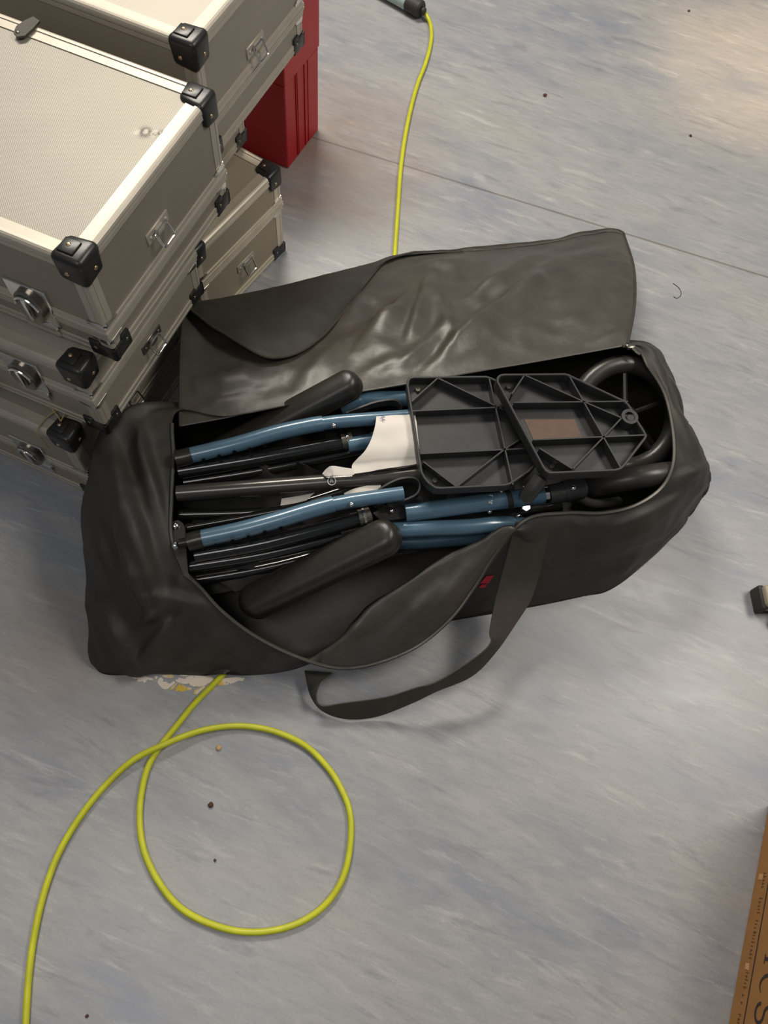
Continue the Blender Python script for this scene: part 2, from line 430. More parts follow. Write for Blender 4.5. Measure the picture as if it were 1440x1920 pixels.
    # butterfly latches on the front
    for lx in (latch_x, W - latch_x):
        bm = bmesh.new()
        box(bm, (-lx - .031, -.0045, rim - .026), (-lx + .031, .001, rim + .044), .0012, 1)
        box(bm, (-lx - .026, -.0062, rim - .047), (-lx + .026, -.002, rim - .024), .0015, 1)
        lt = L('latch', bm, M['chrome'])
        bm = bmesh.new(); ring = []
        for k, (sc, y) in enumerate(((1.0, -.004), (1.0, -.010), (.9, -.0125), (.55, -.0105))):
            ring.append([bm.verts.new((-lx + math.cos(i * PI / 12) * .0215 * sc, y, rim + .006 + math.sin(i * PI / 12) * .031 * sc)) for i in range(24)])
        for p, q in zip(ring, ring[1:]):
            for i in range(24): bm.faces.new((p[i], p[(i + 1) % 24], q[(i + 1) % 24], q[i]))
        bm.faces.new(ring[-1]); bmesh.ops.recalc_face_normals(bm, faces=bm.faces[:])
        L('latch_cup', bm, M['steel_dark'], lt)
        bm = bmesh.new(); box(bm, (-lx - .0035, -.017, rim - .014), (-lx + .0035, -.010, rim + .028), .0025, 2)
        tube(bm, [Vector((-lx + math.cos(a_) * .017, -.0135, rim + .012 + math.sin(a_) * .016)) for a_ in [PI * k / 10 for k in range(11)]], .0022, 8)
        L('turn_key', bm, M['chrome'], lt)
    # strap ring on the right end
    rzz = ring_z if ring_z is not None else rim + .042
    if not ring: return root
    bm = bmesh.new(); box(bm, (-.001, ring_y - .027, rzz - .0095), (.0022, ring_y + .027, rzz + .0095), .001, 1)
    box(bm, (0, ring_y - .009, rzz - .006), (.0075, ring_y + .009, rzz + .006), .003, 2)
    for sgn in (-1, 1): dome(bm, (.0022, ring_y + sgn * .019, rzz), (1, 0, 0), .003, .0016)
    rb = L('ring_mount', bm, M['alu'] if not hang else M['steel_dark'])
    dz = -.006 if hang else 0
    # a bent wire rectangle hanging from the mount
    pts = [Vector((.0060, ring_y - .014, rzz + .004)), Vector((.0060, ring_y + .014, rzz + .004)), Vector((.016, ring_y + .0135, rzz - .017)), Vector((.016, ring_y - .0135, rzz - .017))]
    pp = []
    for i in range(4):
        for k in range(5): pp.append(pts[i].lerp(pts[(i + 1) % 4], .08 + .84 * k / 4))
    bm = bmesh.new(); tube(bm, pp, .0017, 8, closed=True); L('strap_ring', bm, M['chrome'], rb)
    return root
caseA = aluminium_case((-.403, .5665, .384), 77.0, .44, .327, .1875, .055, 'silver dimpled aluminium case with a dented lid, topmost of the front stack, black corner caps', 'dots', 'dots_side_shaded', 'dots_side_shaded', ring_y=.15, ring_z=.108,
    dent=[(-.040, .222, .006, .0035), (-.030, .226, .004, -.003), (-.047, .219, .004, -.002), (-.022, .230, .003, .003)])
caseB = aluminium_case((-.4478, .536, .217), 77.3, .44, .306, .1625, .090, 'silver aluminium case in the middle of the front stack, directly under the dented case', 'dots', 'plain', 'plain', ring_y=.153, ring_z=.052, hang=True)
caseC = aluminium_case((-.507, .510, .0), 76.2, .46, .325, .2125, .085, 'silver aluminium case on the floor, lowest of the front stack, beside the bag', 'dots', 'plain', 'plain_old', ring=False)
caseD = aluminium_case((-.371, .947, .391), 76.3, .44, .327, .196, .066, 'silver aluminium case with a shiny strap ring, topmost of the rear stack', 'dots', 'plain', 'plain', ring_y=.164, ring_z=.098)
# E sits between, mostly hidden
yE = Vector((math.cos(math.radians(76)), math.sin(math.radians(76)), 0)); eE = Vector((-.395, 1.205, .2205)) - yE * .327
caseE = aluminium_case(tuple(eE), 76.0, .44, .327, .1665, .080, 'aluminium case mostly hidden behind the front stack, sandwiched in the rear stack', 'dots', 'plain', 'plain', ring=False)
yF = Vector((math.cos(math.radians(67.2)), math.sin(math.radians(67.2)), 0)); eF = Vector((-.318, 1.151, 0)) - yF * .262
caseF = aluminium_case(tuple(eF), 67.2, .46, .262, .216, .130, 'yellowed plain aluminium case on the floor in front of the red box', 'plain_old', 'plain_old', 'plain_old', 'alu_old', ring_y=.138, ring_z=.075)

bm = bmesh.new(); prism(bm, [tuple(P(x, y, .579).xy) for x, y in ((25, 60), (30, 48), (46, 37), (62, 30), (74, 38), (62, 52), (46, 66), (32, 68))], .5755, .5785)
link('hinge_tab', bm, simple('bronzed_plastic', (.045, .036, .026), .6), caseA, False)
bm = bmesh.new(); dome(bm, P(33, 60, .5787), (0, 0, 1), .003, .0015); link('rivet', bm, M['steel_dark'], caseA)
bm = bmesh.new()
for x in (-.205, -.285): box(bm, (x - .012, -.010, .018), (x + .012, .001, .060), .003, 2)
tube(bm, spline([Vector((-.200, -.010, .030)), Vector((-.206, -.022, .016)), Vector((-.245, -.024, .014)), Vector((-.284, -.022, .016)), Vector((-.290, -.010, .030))], 6), .007, 12)
link('carry_grip', bm, M['bplast'], caseB, True, False)
# string tied round the lowest case's corner cap
bm = bmesh.new()
bmS = [P(88, 742, .232), P(97, 765, .226), P(108, 780, .222), P(114, 790, .223)]
tube(bm, spline(bmS, 6), .0011, 6)
c0 = Vector((-.507, .510, 0)); ex = Vector((math.cos(math.radians(-13.8)), math.sin(math.radians(-13.8)), 0)); ey = Vector((-ex.y, ex.x, 0))
q = [c0 + ex * -.045 + ey * .0 + Vector((0, 0, z)) for z in ()]
pts = [P(114, 790, .223), c0 + ex * -.030 + ey * .050 + Vector((0, 0, .2205)), c0 + ex * -.046 + ey * .020 + Vector((0, 0, .2195)), c0 + ex * -.047 - ey * .0075 + Vector((0, 0, .2165)), c0 + ex * -.046 - ey * .0085 + Vector((0, 0, .190)), c0 + ex * -.044 - ey * .0085 + Vector((0, 0, .165))]
tube(bm, spline(pts, 8), .0011, 6)
st = link('string', bm, simple('tan_string', srgb(176, 150, 108), .9)); tag(st, 'thin tan string looped over the corner of the lowest front case', 'string')

# ------------------------------------------------------------------ red box
redy = Vector((math.cos(math.radians(74)), math.sin(math.radians(74)), 0)); rc = Vector((-.360, 1.385, 0))
red = thing('storage_box', 'tall bright red box standing on the floor behind the aluminium cases', 'box', rc, math.radians(-16))
bm = bmesh.new(); box(bm, (-.40, 0, .0), (0, .147, .205), .002, 1); link('box_body', bm, M['red'], red, False, False)
bm = bmesh.new(); box(bm, (-.402, -.002, .205), (.002, .149, .46), .002, 1); link('box_upper', bm, M['red'], red, False, False)
bm = bmesh.new()
for y in (.044, .050, .082):
    box(bm, (0, y, .004), (.0022, y + (.003 if y != .082 else .004), .205), .0006, 1)
for y in (.098,): box(bm, (0, y, .004), (.0016, .140, .205), .0006, 1)
link('side_ridge', bm, M['red'], red, False, False)

# ------------------------------------------------------------------ yellow cable and lamp
RC = .0049
cab = [(797, 24), (806, 42), (809, 65), (806, 90), (797, 122), (783, 158), (770, 205), (759, 260), (751, 320), (746, 390), (740, 478), (735, 560), (715, 660), (670, 780), (610, 900), (545, 1030), (480, 1160), (455, 1226), (410, 1273), (364, 1320), (331, 1361), (300, 1400), (277, 1440), (265, 1490), (262, 1540), (270, 1595), (295, 1650), (330, 1695), (370, 1722), (425, 1742), (475, 1748), (530, 1741), (580, 1720), (620, 1685), (647, 1635), (658, 1570), (655, 1520), (640, 1480), (615, 1440), (575, 1400), (525, 1375), (475, 1363), (425, 1362), (370, 1372), (310, 1395), (250, 1425), (200, 1470), (155, 1525), (115, 1590), (87, 1660), (67, 1740), (55, 1820), (48, 1920), (45, 2000), (60, 2140), (100, 2260)]
X = Vector((306, 1393))
cp = []
for i, p in enumerate(cab):
    d = (Vector(p) - X).length
    h = RC + .0002
    if i > 38: h += .0103 * math.exp(-(d / 75) ** 2)
    if i == 0: h = .014
    elif i == 1: h = .0085
    cp.append(P(p[0], p[1], h))
CABLE = spline(cp, 8)
bm = bmesh.new(); tube(bm, CABLE, RC, 12)
cb = link('power_cable', bm, M['yellow']); tag(cb, 'long yellow cable on the floor, looped in front of the black bag', 'cable')
CAB2 = [Vector((p.x, p.y)) for p in CABLE if True]
def cable_lift(x, y):
    d = min((Vector((x, y)) - q).length for q in CAB2[60:165])
    return .0145 * math.exp(-(d / .017) ** 2)
e0 = P(778, 12, .021); ax = (P(700, -32, .021) - P(778, 12, .021)).normalized()
lamp = thing('inspection_lamp', 'pale green tube lamp with black end cap, at the far end of the cable', 'lamp', (e0.x, e0.y, 0))
bm = bmesh.new(); cyl(bm, e0 + ax * .022, e0 + ax * .42, .0195, 28, bev=.002); link('lamp_tube', bm, M['mint'], lamp)
bm = bmesh.new(); cyl(bm, e0 - ax * .022, e0 + ax * .024, .0208, 28, bev=.004); cyl(bm, e0 - ax * .032, e0 - ax * .018, .009, 16, bev=.002); link('end_cap', bm, M['rubber'], lamp)

# ------------------------------------------------------------------ duffel bag
bag_o = P(620, 1000, 0)
bag = thing('duffel_bag', 'large open black nylon duffel bag with its lid flap thrown back, on the linoleum', 'bag', (bag_o.x, bag_o.y, 0))
V = lambda x, y, z: Vector((x, y, z))
cols = [
 [P(332, 772, .205), P(290, 768, .206), P(252, 768, .195), V(-.425, .565, .0)],
 [P(325, 860, .200), P(265, 850, .200), P(187, 835, .175), V(-.455, .490, .0)],
 [P(321, 940, .195), P(250, 930, .195), P(160, 930, .150), V(-.465, .42, .0)],
 [P(321, 1005, .185), P(245, 1020, .175), P(162, 1050, .110), V(-.45, .33, .0)],
 [P(342, 1065, .165), P(265, 1110, .130), P(170, 1150, .055), V(-.43, .25, .0)],
 [P(378, 1105, .150), P(290, 1165, .100), P(184, 1235, .022), P(190, 1262, 0)],
 [P(418, 1148, .130), P(345, 1205, .080), P(298, 1248, .022), P(300, 1264, 0)],
 [P(478, 1193, .100), P(450, 1225, .060), P(432, 1253, .020), P(430, 1268, 0)],
 [P(555, 1231, .075), P(548, 1242, .050), P(545, 1251, .020), P(541, 1258, 0)],
 [P(630, 1252, .050), P(640, 1200, .088), V(-.030, .315, .05), V(-.035, .310, 0)],
 [P(700, 1245, .050), P(700, 1135, .118), V(.030, .345, .06), V(.025, .336, 0)],
 [P(780, 1213, .062), P(775, 1085, .140), V(.085, .372, .06), V(.080, .366, 0)],
 [P(845, 1160, .090), P(845, 1040, .158), P(850, 1130, .045), P(830, 1168, 0)],
 [P(890, 1100, .120), P(905, 1012, .175), P(905, 1100, .065), P(890, 1157, 0)],
 [P(930, 1036, .158), P(950, 988, .192), P(958, 1080, .080), P(965, 1144, 0)],
 [P(985, 975, .200), P(1000, 1010, .175), P(1018, 1080, .075), P(1030, 1132, 0)],
 [P(1060, 962, .205), P(1078, 1000, .180), P(1092, 1065, .075), P(1095, 1118, 0)],
 [P(1130, 962, .210), P(1142, 1000, .180), P(1148, 1060, .065), P(1140, 1108, 0)],
 [P(1190, 948, .215), P(1215, 985, .180), P(1218, 1030, .070), P(1192, 1072, 0)],
 [P(1240, 915, .220), P(1288, 930, .170), P(1296, 958, .060), P(1262, 1003, 0)],
 [P(1262, 870, .225), P(1318, 890, .170), P(1326, 912, .090), V(.545, .715, 0)],
 [P(1262, 810, .230), P(1300, 822, .200), P(1316, 862, .110), V(.525, .80, 0)],
 [P(1247, 740, .235), P(1266, 755, .225), P(1280, 800, .120), V(.485, .87, 0)],
 [P(1217, 690, .235), P(1243, 683, .228), P(1250, 705, .120), V(.435, .915, 0)],
 [P(1182, 650, .235), P(1205, 645, .230), P(1205, 655, .120), V(.38, .93, 0)],
 [P(1060, 668, .225), P(1062, 664, .200), P(1062, 640, .100), V(.26, .91, 0)],
 [P(900, 697, .220), P(900, 692, .190), P(900, 670, .100), V(.10, .85, 0)],
 [P(740, 724, .215), P(740, 719, .180), P(740, 700, .100), V(-.06, .785, 0)],
 [P(580, 752, .210), P(580, 747, .170), P(575, 730, .100), V(-.20, .73, 0)],
 [P(430, 780, .205), P(430, 775, .170), P(425, 760, .100), V(-.32, .665, 0)],
]
NS = 18; NR = 18
K = len(cols)
dense = [spline(c, NR) for c in cols]               # rows per control column
nrow = len(dense[0])
ringed = []
for r in range(nrow):
    ringed.append(spline([dense[k][r] for k in range(K)], NS, closed=True))
# folds: line, height, softness to its left and right (looking along the line)
CREASE = [(205, 812, 305, 1128, .034, 14, 34), (262, 810, 330, 1060, .016, 13, 22), (225, 985, 290, 1152, .016, 12, 12), (268, 1165, 302, 1135, .012, 9, 9), (196, 1130, 262, 1255, .018, 12, 26),
          (300, 1108, 420, 1142, .014, 8, 26), (180, 1160, 196, 1245, .008, 12, 10), (240, 1262, 320, 1165, .016, 9, 30), (262, 800, 280, 905, .014, 10, 12), (345, 1225, 440, 1180, .006, 12, 20), (470, 1245, 560, 1210, .005, 12, 16),
          (170, 960, 215, 1110, .010, 12, 30), (1232, 908, 1325, 870, .010, 8, 22), (1050, 1050, 1270, 975, .010, 10, 26), (1150, 990, 1300, 915, .008, 8, 22), (1110, 1095, 1235, 1020, .008, 10, 14),
          (620, 1215, 760, 1120, .008, 22, 14), (690, 1225, 840, 1090, .010, 14, 26), (770, 1195, 900, 1040, .008, 12, 24), (860, 1100, 960, 990, .006, 9, 16), (1262, 820, 1300, 900, .006, 8, 14), (1225, 680, 1255, 760, .005, 6, 10)]
def fold_height(px, py, lst):
    d = 0
    for s in lst:
        ds, t = seg_dist(px, py, s)
        side = (s[2] - s[0]) * (py - s[1]) - (s[3] - s[1]) * (px - s[0])
        w = s[5] if side < 0 else s[6]
        if ds < 3.2 * w: d += s[4] * math.exp(-(ds / w) ** 2 * 1.0) * (.15 + .85 * math.sin(PI * (.06 + .88 * t)))
    return d
def displace(g, lst, wfun, closed):
    """push a grid of points along its own normals by the folds and a fine crumple"""
    nr, nc = len(g), len(g[0]); out = []
    for r in range(nr):
        row = []
        for i in range(nc):
            a = g[min(r + 1, nr - 1)][i] - g[max(r - 1, 0)][i]
            b = (g[r][(i + 1) % nc] - g[r][i - 1]) if closed else (g[r][min(i + 1, nc - 1)] - g[r][max(i - 1, 0)])
            n = a.cross(b)
            v = g[r][i]
            if n.length < 1e-12: row.append(v.copy()); continue
            n.normalize()
            if n.dot(CAM - v) < 0: n = -n
            px, py = proj(v); w, fw = wfun(r, i)
            q = noise.noise(v * 11) * .0045 + (abs(noise.noise(Vector((v.x * 16 + 3, v.y * 16, v.z * 16)))) - .2) * -.006 + noise.noise(v * 42) * .0011
            row.append(v + n * (fold_height(px, py, lst) * fw + q * w))
        out.append(row)
    return out
bm = bmesh.new(); grid = []
N = K * NS
def shell_w(r, i):
    w = min(1, r / 11) * min(1, (nrow - 1 - r) / 11); return w, w
for ring in displace(ringed, CREASE, shell_w, True):
    row = []
    for v in ring:
        v.z = max(v.z, .0012)
        if v.z < .03: v.z = max(v.z, .0012 + cable_lift(v.x, v.y))
        row.append(bm.verts.new(v))
    grid.append(row)
RIM = [v.co.copy() for v in grid[0]]
for r in range(nrow - 1):
    for i in range(N):
        f = bm.faces.new((grid[r][i], grid[r][(i + 1) % N], grid[r + 1][(i + 1) % N], grid[r + 1][i]))
        k = i / NS
        if 8.6 < k < 14.4 and r < NR: f.material_index = 1
# bottom, held clear of the cable
base = grid[-1]; cen = sum((v.co for v in base), Vector()) / N
inner = [bm.verts.new(v.co.lerp(cen, .06) * 1.0) for v in base]
for v in inner: v.co.z = .0135
for i in range(N): bm.faces.new((base[i], base[(i + 1) % N], inner[(i + 1) % N], inner[i]))
bm.faces.new(inner)
bmesh.ops.recalc_face_normals(bm, faces=bm.faces[:])
shell = link('bag_body', bm, None, bag, True, mats=[M['cloth'], M['coated']])
shell.modifiers.clear()
SHELL_BVH = BVHTree.FromPolygons([Vector(v.co) + bag.location for v in shell.data.vertices], [tuple(p.vertices) for p in shell.data.polygons])
def on_shell(px, py, lift=.0015):
    hit, nr, _, _ = SHELL_BVH.ray_cast(CAM, ray(px, py).normalized())
    if nr.dot(CAM - hit) < 0: nr = -nr
    return hit + nr * lift, nr
# zip along the mouth
zc = [p for i, p in enumerate(RIM) if NS * .3 < i < NS * 24.2]
bm = bmesh.new(); tube(bm, zc, .0032, 8); link('zip_tape', bm, M['web'], bag)
bm = bmesh.new()
for i in range(0, len(zc) - 1):
    for t in (0, .2, .4, .6, .8):
        p = zc[i].lerp(zc[i + 1], t); d = (zc[i + 1] - zc[i]).normalized()
        n = (CAM - p).normalized(); s = d.cross(n).normalized()
        mt = Matrix((s, d, s.cross(d))).transposed().to_4x4(); mt.translation = p + n * .0028
        box(bm, (-.0016, -.0006, -.0008), (.0016, .0006, .0008), mat=mt)
zt = link('zip_teeth', bm, simple('zip_coil', (.09, .085, .075), .35, .3), bag, False); zt['kind'] = 'stuff'
bm = bmesh.new(); p = P(1182, 650, .243)
box(bm, (-.008, -.005, -.003), (.008, .005, .004), .002, 2, Matrix.Translation(p) @ Matrix.Rotation(.4, 4, 'Z'))
box(bm, (-.003, -.022, -.001), (.003, -.004, .0015), .001, 1, Matrix.Translation(p) @ Matrix.Rotation(.9, 4, 'Z'))
link('zip_slider', bm, M['steel_dark'], bag)
# logo marks on the front panel
lm = None
for poly in ([(909, 1079), (924, 1078), (913, 1093), (898, 1093)], [(901, 1095), (911, 1095), (906, 1101), (895, 1101)]):
    bm = bmesh.new(); g = []
    for v_ in range(5):
        row = []
        for u_ in range(5):
            a_ = Vector(poly[0]).lerp(Vector(poly[1]), u_ / 4); b_ = Vector(poly[3]).lerp(Vector(poly[2]), u_ / 4); c_ = a_.lerp(b_, v_ / 4)
            row.append(bm.verts.new(on_shell(c_.x + 2, c_.y, .0012)[0]))
        g.append(row)
    for i in range(4):
        for j in range(4): bm.faces.new((g[i][j], g[i][j + 1], g[i + 1][j + 1], g[i + 1][j]))
    bmesh.ops.recalc_face_normals(bm, faces=bm.faces[:])
    lo = link('logo_mark', bm, M['red_print'], bag); lo['label'] = 'slanted red printed mark'
# flap (lid) with its far left corner folded over
FL = [
 [P(338, 800, .198), P(338, 720, .196), P(340, 640, .180), P(346, 573, .160), P(352, 574, .172), P(356, 580, .177)],
 [P(420, 785, .200), P(420, 705, .188), P(423, 625, .155), P(430, 557, .145), P(424, 588, .180), P(408, 618, .192)],
 [P(510, 766, .203), P(510, 685, .180), P(515, 600, .130), P(530, 535, .120), P(518, 605, .172), P(505, 670, .196)],
 [P(600, 750, .207), P(603, 668, .180), P(610, 580, .115), P(622, 512, .098), P(612, 575, .142), P(590, 642, .170)],
 [P(680, 735, .210), P(685, 650, .180), P(690, 560, .115), P(693, 495, .075), P(688, 525, .100), P(660, 566, .118)],
 [P(760, 722, .213), P(765, 640, .185), P(765, 550, .130), P(748, 484, .062), P(742, 482, .070), P(728, 486, .076)],
 [P(880, 700, .218), P(885, 620, .192), P(880, 530, .135), P(870, 476, .066), P(868, 471, .062), P(866, 467, .056)],
 [P(1000, 680, .223), P(1010, 600, .196), P(1008, 510, .140), P(1000, 464, .066), P(999, 459, .062), P(998, 455, .056)],
 [P(1100, 662, .230), P(1115, 580, .200), P(1113, 500, .145), P(1095, 446, .070), P(1093, 441, .066), P(1091, 436, .060)],
 [P(1150, 653, .234), P(1163, 572, .205), P(1163, 490, .148), P(1146, 440, .074), P(1144, 434, .070), P(1143, 430, .064)],
 [P(1176, 648, .235), P(1190, 570, .205), P(1188, 500, .145), P(1172, 446, .076), P(1170, 440, .070), P(1168, 436, .064)],
]
FCR = [(793, 703, 1018, 505, .020, 10, 26), (764, 642, 806, 525, .014, 9, 22), (812, 520, 856, 640, .014, 8, 22), (672, 648, 782, 543, .016, 10, 26), (905, 548, 1000, 478, .016, 8, 22), (876, 560, 935, 520, .012, 12, 9),
       (780, 500, 892, 486, .014, 7, 13), (690, 696, 775, 672, .008, 12, 12), (690, 610, 765, 585, .010, 9, 16), (838, 650, 905, 590, .010, 8, 18), (735, 705, 850, 600, .009, 9, 18), (955, 570, 1025, 515, .010, 8, 18), (1030, 490, 1150, 462, .007, 7, 14),
       (355, 728, 530, 690, .010, 16, 26), (350, 778, 470, 740, .008, 9, 18), (1105, 645, 1180, 620, .007, 6, 12), (640, 600, 700, 540, .008, 10, 20), (560, 720, 640, 640, .008, 12, 26), (1050, 640, 1120, 520, .005, 16, 30)]
NC = 18; NF = 15
fd = [spline(c, NF) for c in FL]; nfr = len(fd[0])
fr = [spline([fd[k][r] for k in range(len(FL))], NC) for r in range(nfr)]
bm = bmesh.new(); fg = []
def flap_w(r, i):
    fold = r > 3 * NF and i < 5 * NC
    e = min(1, i / 8) * min(1, (len(fr[0]) - 1 - i) / 8)
    w = min(1, r / 10) * min(1, abs(3 * NF - r) / 9 + .15) * e
    return w * (.6 if fold else 1), w * (.0 if fold else 1)
for ring in displace(fr, FCR, flap_w, False):
    row = []
    for v in ring:
        v.z = max(v.z, .0125); row.append(bm.verts.new(v))
    fg.append(row)
for r in range(nfr - 1):
    for i in range(len(fr[0]) - 1):
        f = bm.faces.new((fg[r][i], fg[r][i + 1], fg[r + 1][i + 1], fg[r + 1][i]))
        f.material_index = 1 if r >= 3 * NF and i < 6 * NC else 0
HEM = [fg[r][0].co.copy() for r in range(3 * NF)] + [v.co.copy() for v in fg[-1]] + [fg[r][-1].co.copy() for r in range(nfr - 1, -1, -1)]
bmesh.ops.recalc_face_normals(bm, faces=bm.faces[:])
flap = link('lid_flap', bm, None, bag, True, mats=[M['coated'], M['cloth']]); flap.modifiers.clear()
flap['label'] = 'shiny coated inner side of the lid flap'
sd = flap.modifiers.new('thick', 'SOLIDIFY'); sd.thickness = .0012; sd.offset = 0
hm = HEM[::2]
bm = bmesh.new(); tube(bm, hm, .0026, 8); link('hem_piping', bm, M['web'], bag)
# stitched hem band just inside the edge
bm = bmesh.new(); A = []; B = []
band = [(r, 0) for r in range(2, 3 * NF - 1, 2)]
A = [fg_ for fg_ in ()]
bm.free()
# handle strap: measured along its two edges
Lp = [(967, 979, .198), (946, 1057, .135), (929, 1123, .105), (918, 1184, .095), (920, 1204, .098), (896, 1229, .092), (823, 1276, .078), (779, 1290, .062), (723, 1307, .045), (646, 1318, .034), (604, 1323, .030), (593, 1307, .034), (601, 1279, .036), (623, 1262, .030)]
Rp = [(1032, 982, .196), (1012, 1073, .130), (996, 1123, .100), (968, 1168, .080), (929, 1223, .072), (884, 1268, .060), (818, 1296, .046), (773, 1318, .036), (707, 1343, .008), (651, 1348, .006), (607, 1334, .008), (584, 1307, .016), (573, 1268, .024), (571, 1258, .022)]
bm = bmesh.new(); ribbon(bm, spline([P(*p) for p in Lp], 6), spline([P(*p) for p in Rp], 6), .0022)
hs = link('carry_handle', bm, M['web'], bag)

# ------------------------------------------------------------------ folded wheelchair inside the bag
wo = P(640, 900, 0)
wc = thing('folded_wheelchair', 'folded blue and black wheelchair packed inside the open duffel bag', 'wheelchair', (wo.x, wo.y, .014))
def part(name, fn, mat, par=wc, smooth=True, label=None):
    b = bmesh.new(); fn(b); o = link(name, b, mat, par, smooth)
    if label: o['label'] = label
    return o
def cam_side(p, r): return p + (CAM - p).normalized() * r
def hole_set(parent, pts, h):
    for x, y in pts:
        p = P(x, y, h)
        part('adjustment_hole', lambda b: cyl(b, p - (CAM - p).normalized() * .004, p + (CAM - p).normalized() * .0012, .0032, 12), M['hole'], parent)
def rivet(parent, x, y, h, r=.004, mat='chrome', name='rivet'):
    p = P(x, y, h); n = (CAM - p).normalized()
    part(name, lambda b: dome(b, p, n, r, r * .6), M[mat], parent)
# upper blue push tube and its lower twin
t1 = part('frame_tube', lambda b: px_tube(b, [(356, 854, .210), (440, 834, .213), (520, 811, .216), (580, 798, .218), (605, 794, .219)], .0128, 8, 20), M['blue'], label='blue painted frame tube')
part('tube_sleeve', lambda b: px_tube(b, [(600, 795, .219), (640, 790, .220), (705, 785, .222), (775, 780, .222)], .0112, 8, 20), M['blue'], t1)
part('end_collar', lambda b: px_tube(b, [(330, 860, .209), (345, 857, .2095), (359, 853, .210)], .0136, 4, 20), M['collar'], t1)
hole_set(t1, [(382, 863), (411, 856), (440, 848), (469, 843), (497, 836)], .2165)
rivet(t1, 626, 798, .2305)
t2 = part('frame_tube', lambda b: px_tube(b, [(376, 1010, .203), (450, 994, .208), (520, 975, .213), (580, 957, .217), (625, 945, .219)], .0132, 8, 20), M['blue'], label='blue painted frame tube')
part('tube_sleeve', lambda b: px_tube(b, [(618, 947, .219), (660, 939, .220), (700, 933, .221), (756, 925, .222)], .0114, 8, 20), M['blue'], t2)
part('end_collar', lambda b: px_tube(b, [(352, 1017, .201), (366, 1013, .202), (380, 1010, .203)], .0142, 4, 20), M['collar'], t2)
hole_set(t2, [(405, 1023), (436, 1015), (466, 1008), (497, 999), (527, 991)], .2135)
rivet(t2, 659, 946, .231)
# black inner tubes below them
def black_tube(pts, r, mat='bgloss', name='inner_tube', flat=1.): return part(name, lambda b: px_tube(b, pts, r, 6, 16, flat=flat), M[mat])
k1 = black_tube([(335, 884, .186), (480, 860, .190), (645, 830, .194)], .0125)
part('tube_clip', lambda b: px_tube(b, [(640, 829, .196), (650, 827, .196), (660, 825, .196)], .0135, 3, 16), M['steel_dark'], k1)
part('clip_ring', lambda b: px_tube(b, [(649, 827, .197), (653, 826, .197)], .0142, 2, 16), M['chrome'], k1)
part('blue_section', lambda b: px_tube(b, [(652, 835, .196), (680, 830, .196), (720, 822, .196)], .0128, 3, 16), M['blue'], k1)
k2 = black_tube([(366, 1042, .176), (500, 1017, .182), (688, 969, .190)], .0130)
part('tube_clip', lambda b: px_tube(b, [(672, 972, .193), (684, 969, .193), (694, 966, .193)], .0140, 3, 16), M['steel_dark'], k2)
part('clip_ring', lambda b: px_tube(b, [(680, 970, .194), (684, 969, .194)], .0150, 2, 16), M['chrome'], k2)
black_tube([(345, 905, .165), (500, 880, .170), (690, 842, .176)], .0095)
black_tube([(355, 1062, .158), (500, 1038, .160), (640, 1005, .165)], .0105)
black_tube([(335, 965, .150), (520, 955, .150), (690, 905, .165), (760, 890, .17)], .0095)
black_tube([(345, 990, .158), (430, 975, .160), (560, 950, .165), (690, 925, .17)], .0060)
black_tube([(350, 1090, .12), (520, 1060, .12), (700, 1010, .13)], .010)
# central flat tube with the round badge
ct = part('cross_tube', lambda b: px_tube(b, [(332, 925, .190), (450, 916, .194), (622, 903, .199), (700, 898, .201), (790, 889, .203)], .0126, 6, 20), M['gray_tube'], label='glossy dark grey tube with a round white badge')
pb = cam_side(P(622, 902, .204), .0085); nb = (CAM - pb).normalized(); xb, yb = frame_of(nb)
def badge(b):
    tube(b, [pb + xb * math.cos(a_) * .0062 + yb * math.sin(a_) * .0062 for a_ in [2 * PI * i / 24 for i in range(24)]], .0008, 6, closed=True)
    tm = text_mesh('R', .009, .0003); u = (P(640, 901, .2) - P(600, 903, .2)).normalized(); w = nb.cross(u).normalized()
    mt = Matrix((u, w, nb)).transposed().to_4x4(); mt.translation = pb; tm.transform(mt)
    me_ = bpy.data.meshes.new('x'); tm.to_mesh(me_); tm.free(); b.from_mesh(me_); bpy.data.meshes.remove(me_)
part('badge', badge, M['white_print'], ct, False)
# blue tubes behind the pads and the front upright
part('frame_tube', lambda b: px_tube(b, [(640, 762, .178), (672, 751, .188), (690, 747, .190), (780, 747, .190), (900, 735, .19)], .0135, 6, 20), M['blue'])
part('frame_tube', lambda b: px_tube(b, [(700, 1000, .168), (745, 994, .172), (800, 991, .174), (880, 988, .174), (940, 982, .168), (990, 985, .145)], .0130, 6, 20), M['blue'])
part('frame_tube', lambda b: px_tube(b, [(740, 1016, .110), (800, 1014, .112), (900, 1006, .112), (980, 998, .10)], .0130, 6, 20), M['blue'])  # added tube, stands in for the shaded lower half of the one above
u3 = part('frame_tube', lambda b: px_tube(b, [(760, 962, .186), (840, 952, .190), (920, 941, .193), (1026, 927, .196)], .0145, 6, 20), M['blue'])
part('tube_band', lambda b: px_tube(b, [(948, 938, .194), (958, 936, .1945)], .0150, 2, 20), M['rubber'], u3)
part('end_ring', lambda b: px_tube(b, [(1018, 928, .196), (1025, 927, .196)], .0153, 2, 20), M['chrome'], u3)
pl = cam_side(P(919, 936, .196), .0118); nl = (CAM - pl).normalized()
def lettering(b):
    tm = text_mesh('allu', .0125, .0002); u = (P(919, 920, .2) - P(917, 950, .2)).normalized(); w = nl.cross(u).normalized()
    mt = Matrix((u, w, nl)).transposed().to_4x4(); mt.translation = pl; tm.transform(mt)
    me_ = bpy.data.meshes.new('x'); tm.to_mesh(me_); tm.free(); b.from_mesh(me_); bpy.data.meshes.remove(me_)
part('lettering', lettering, M['white_print'], u3, False)
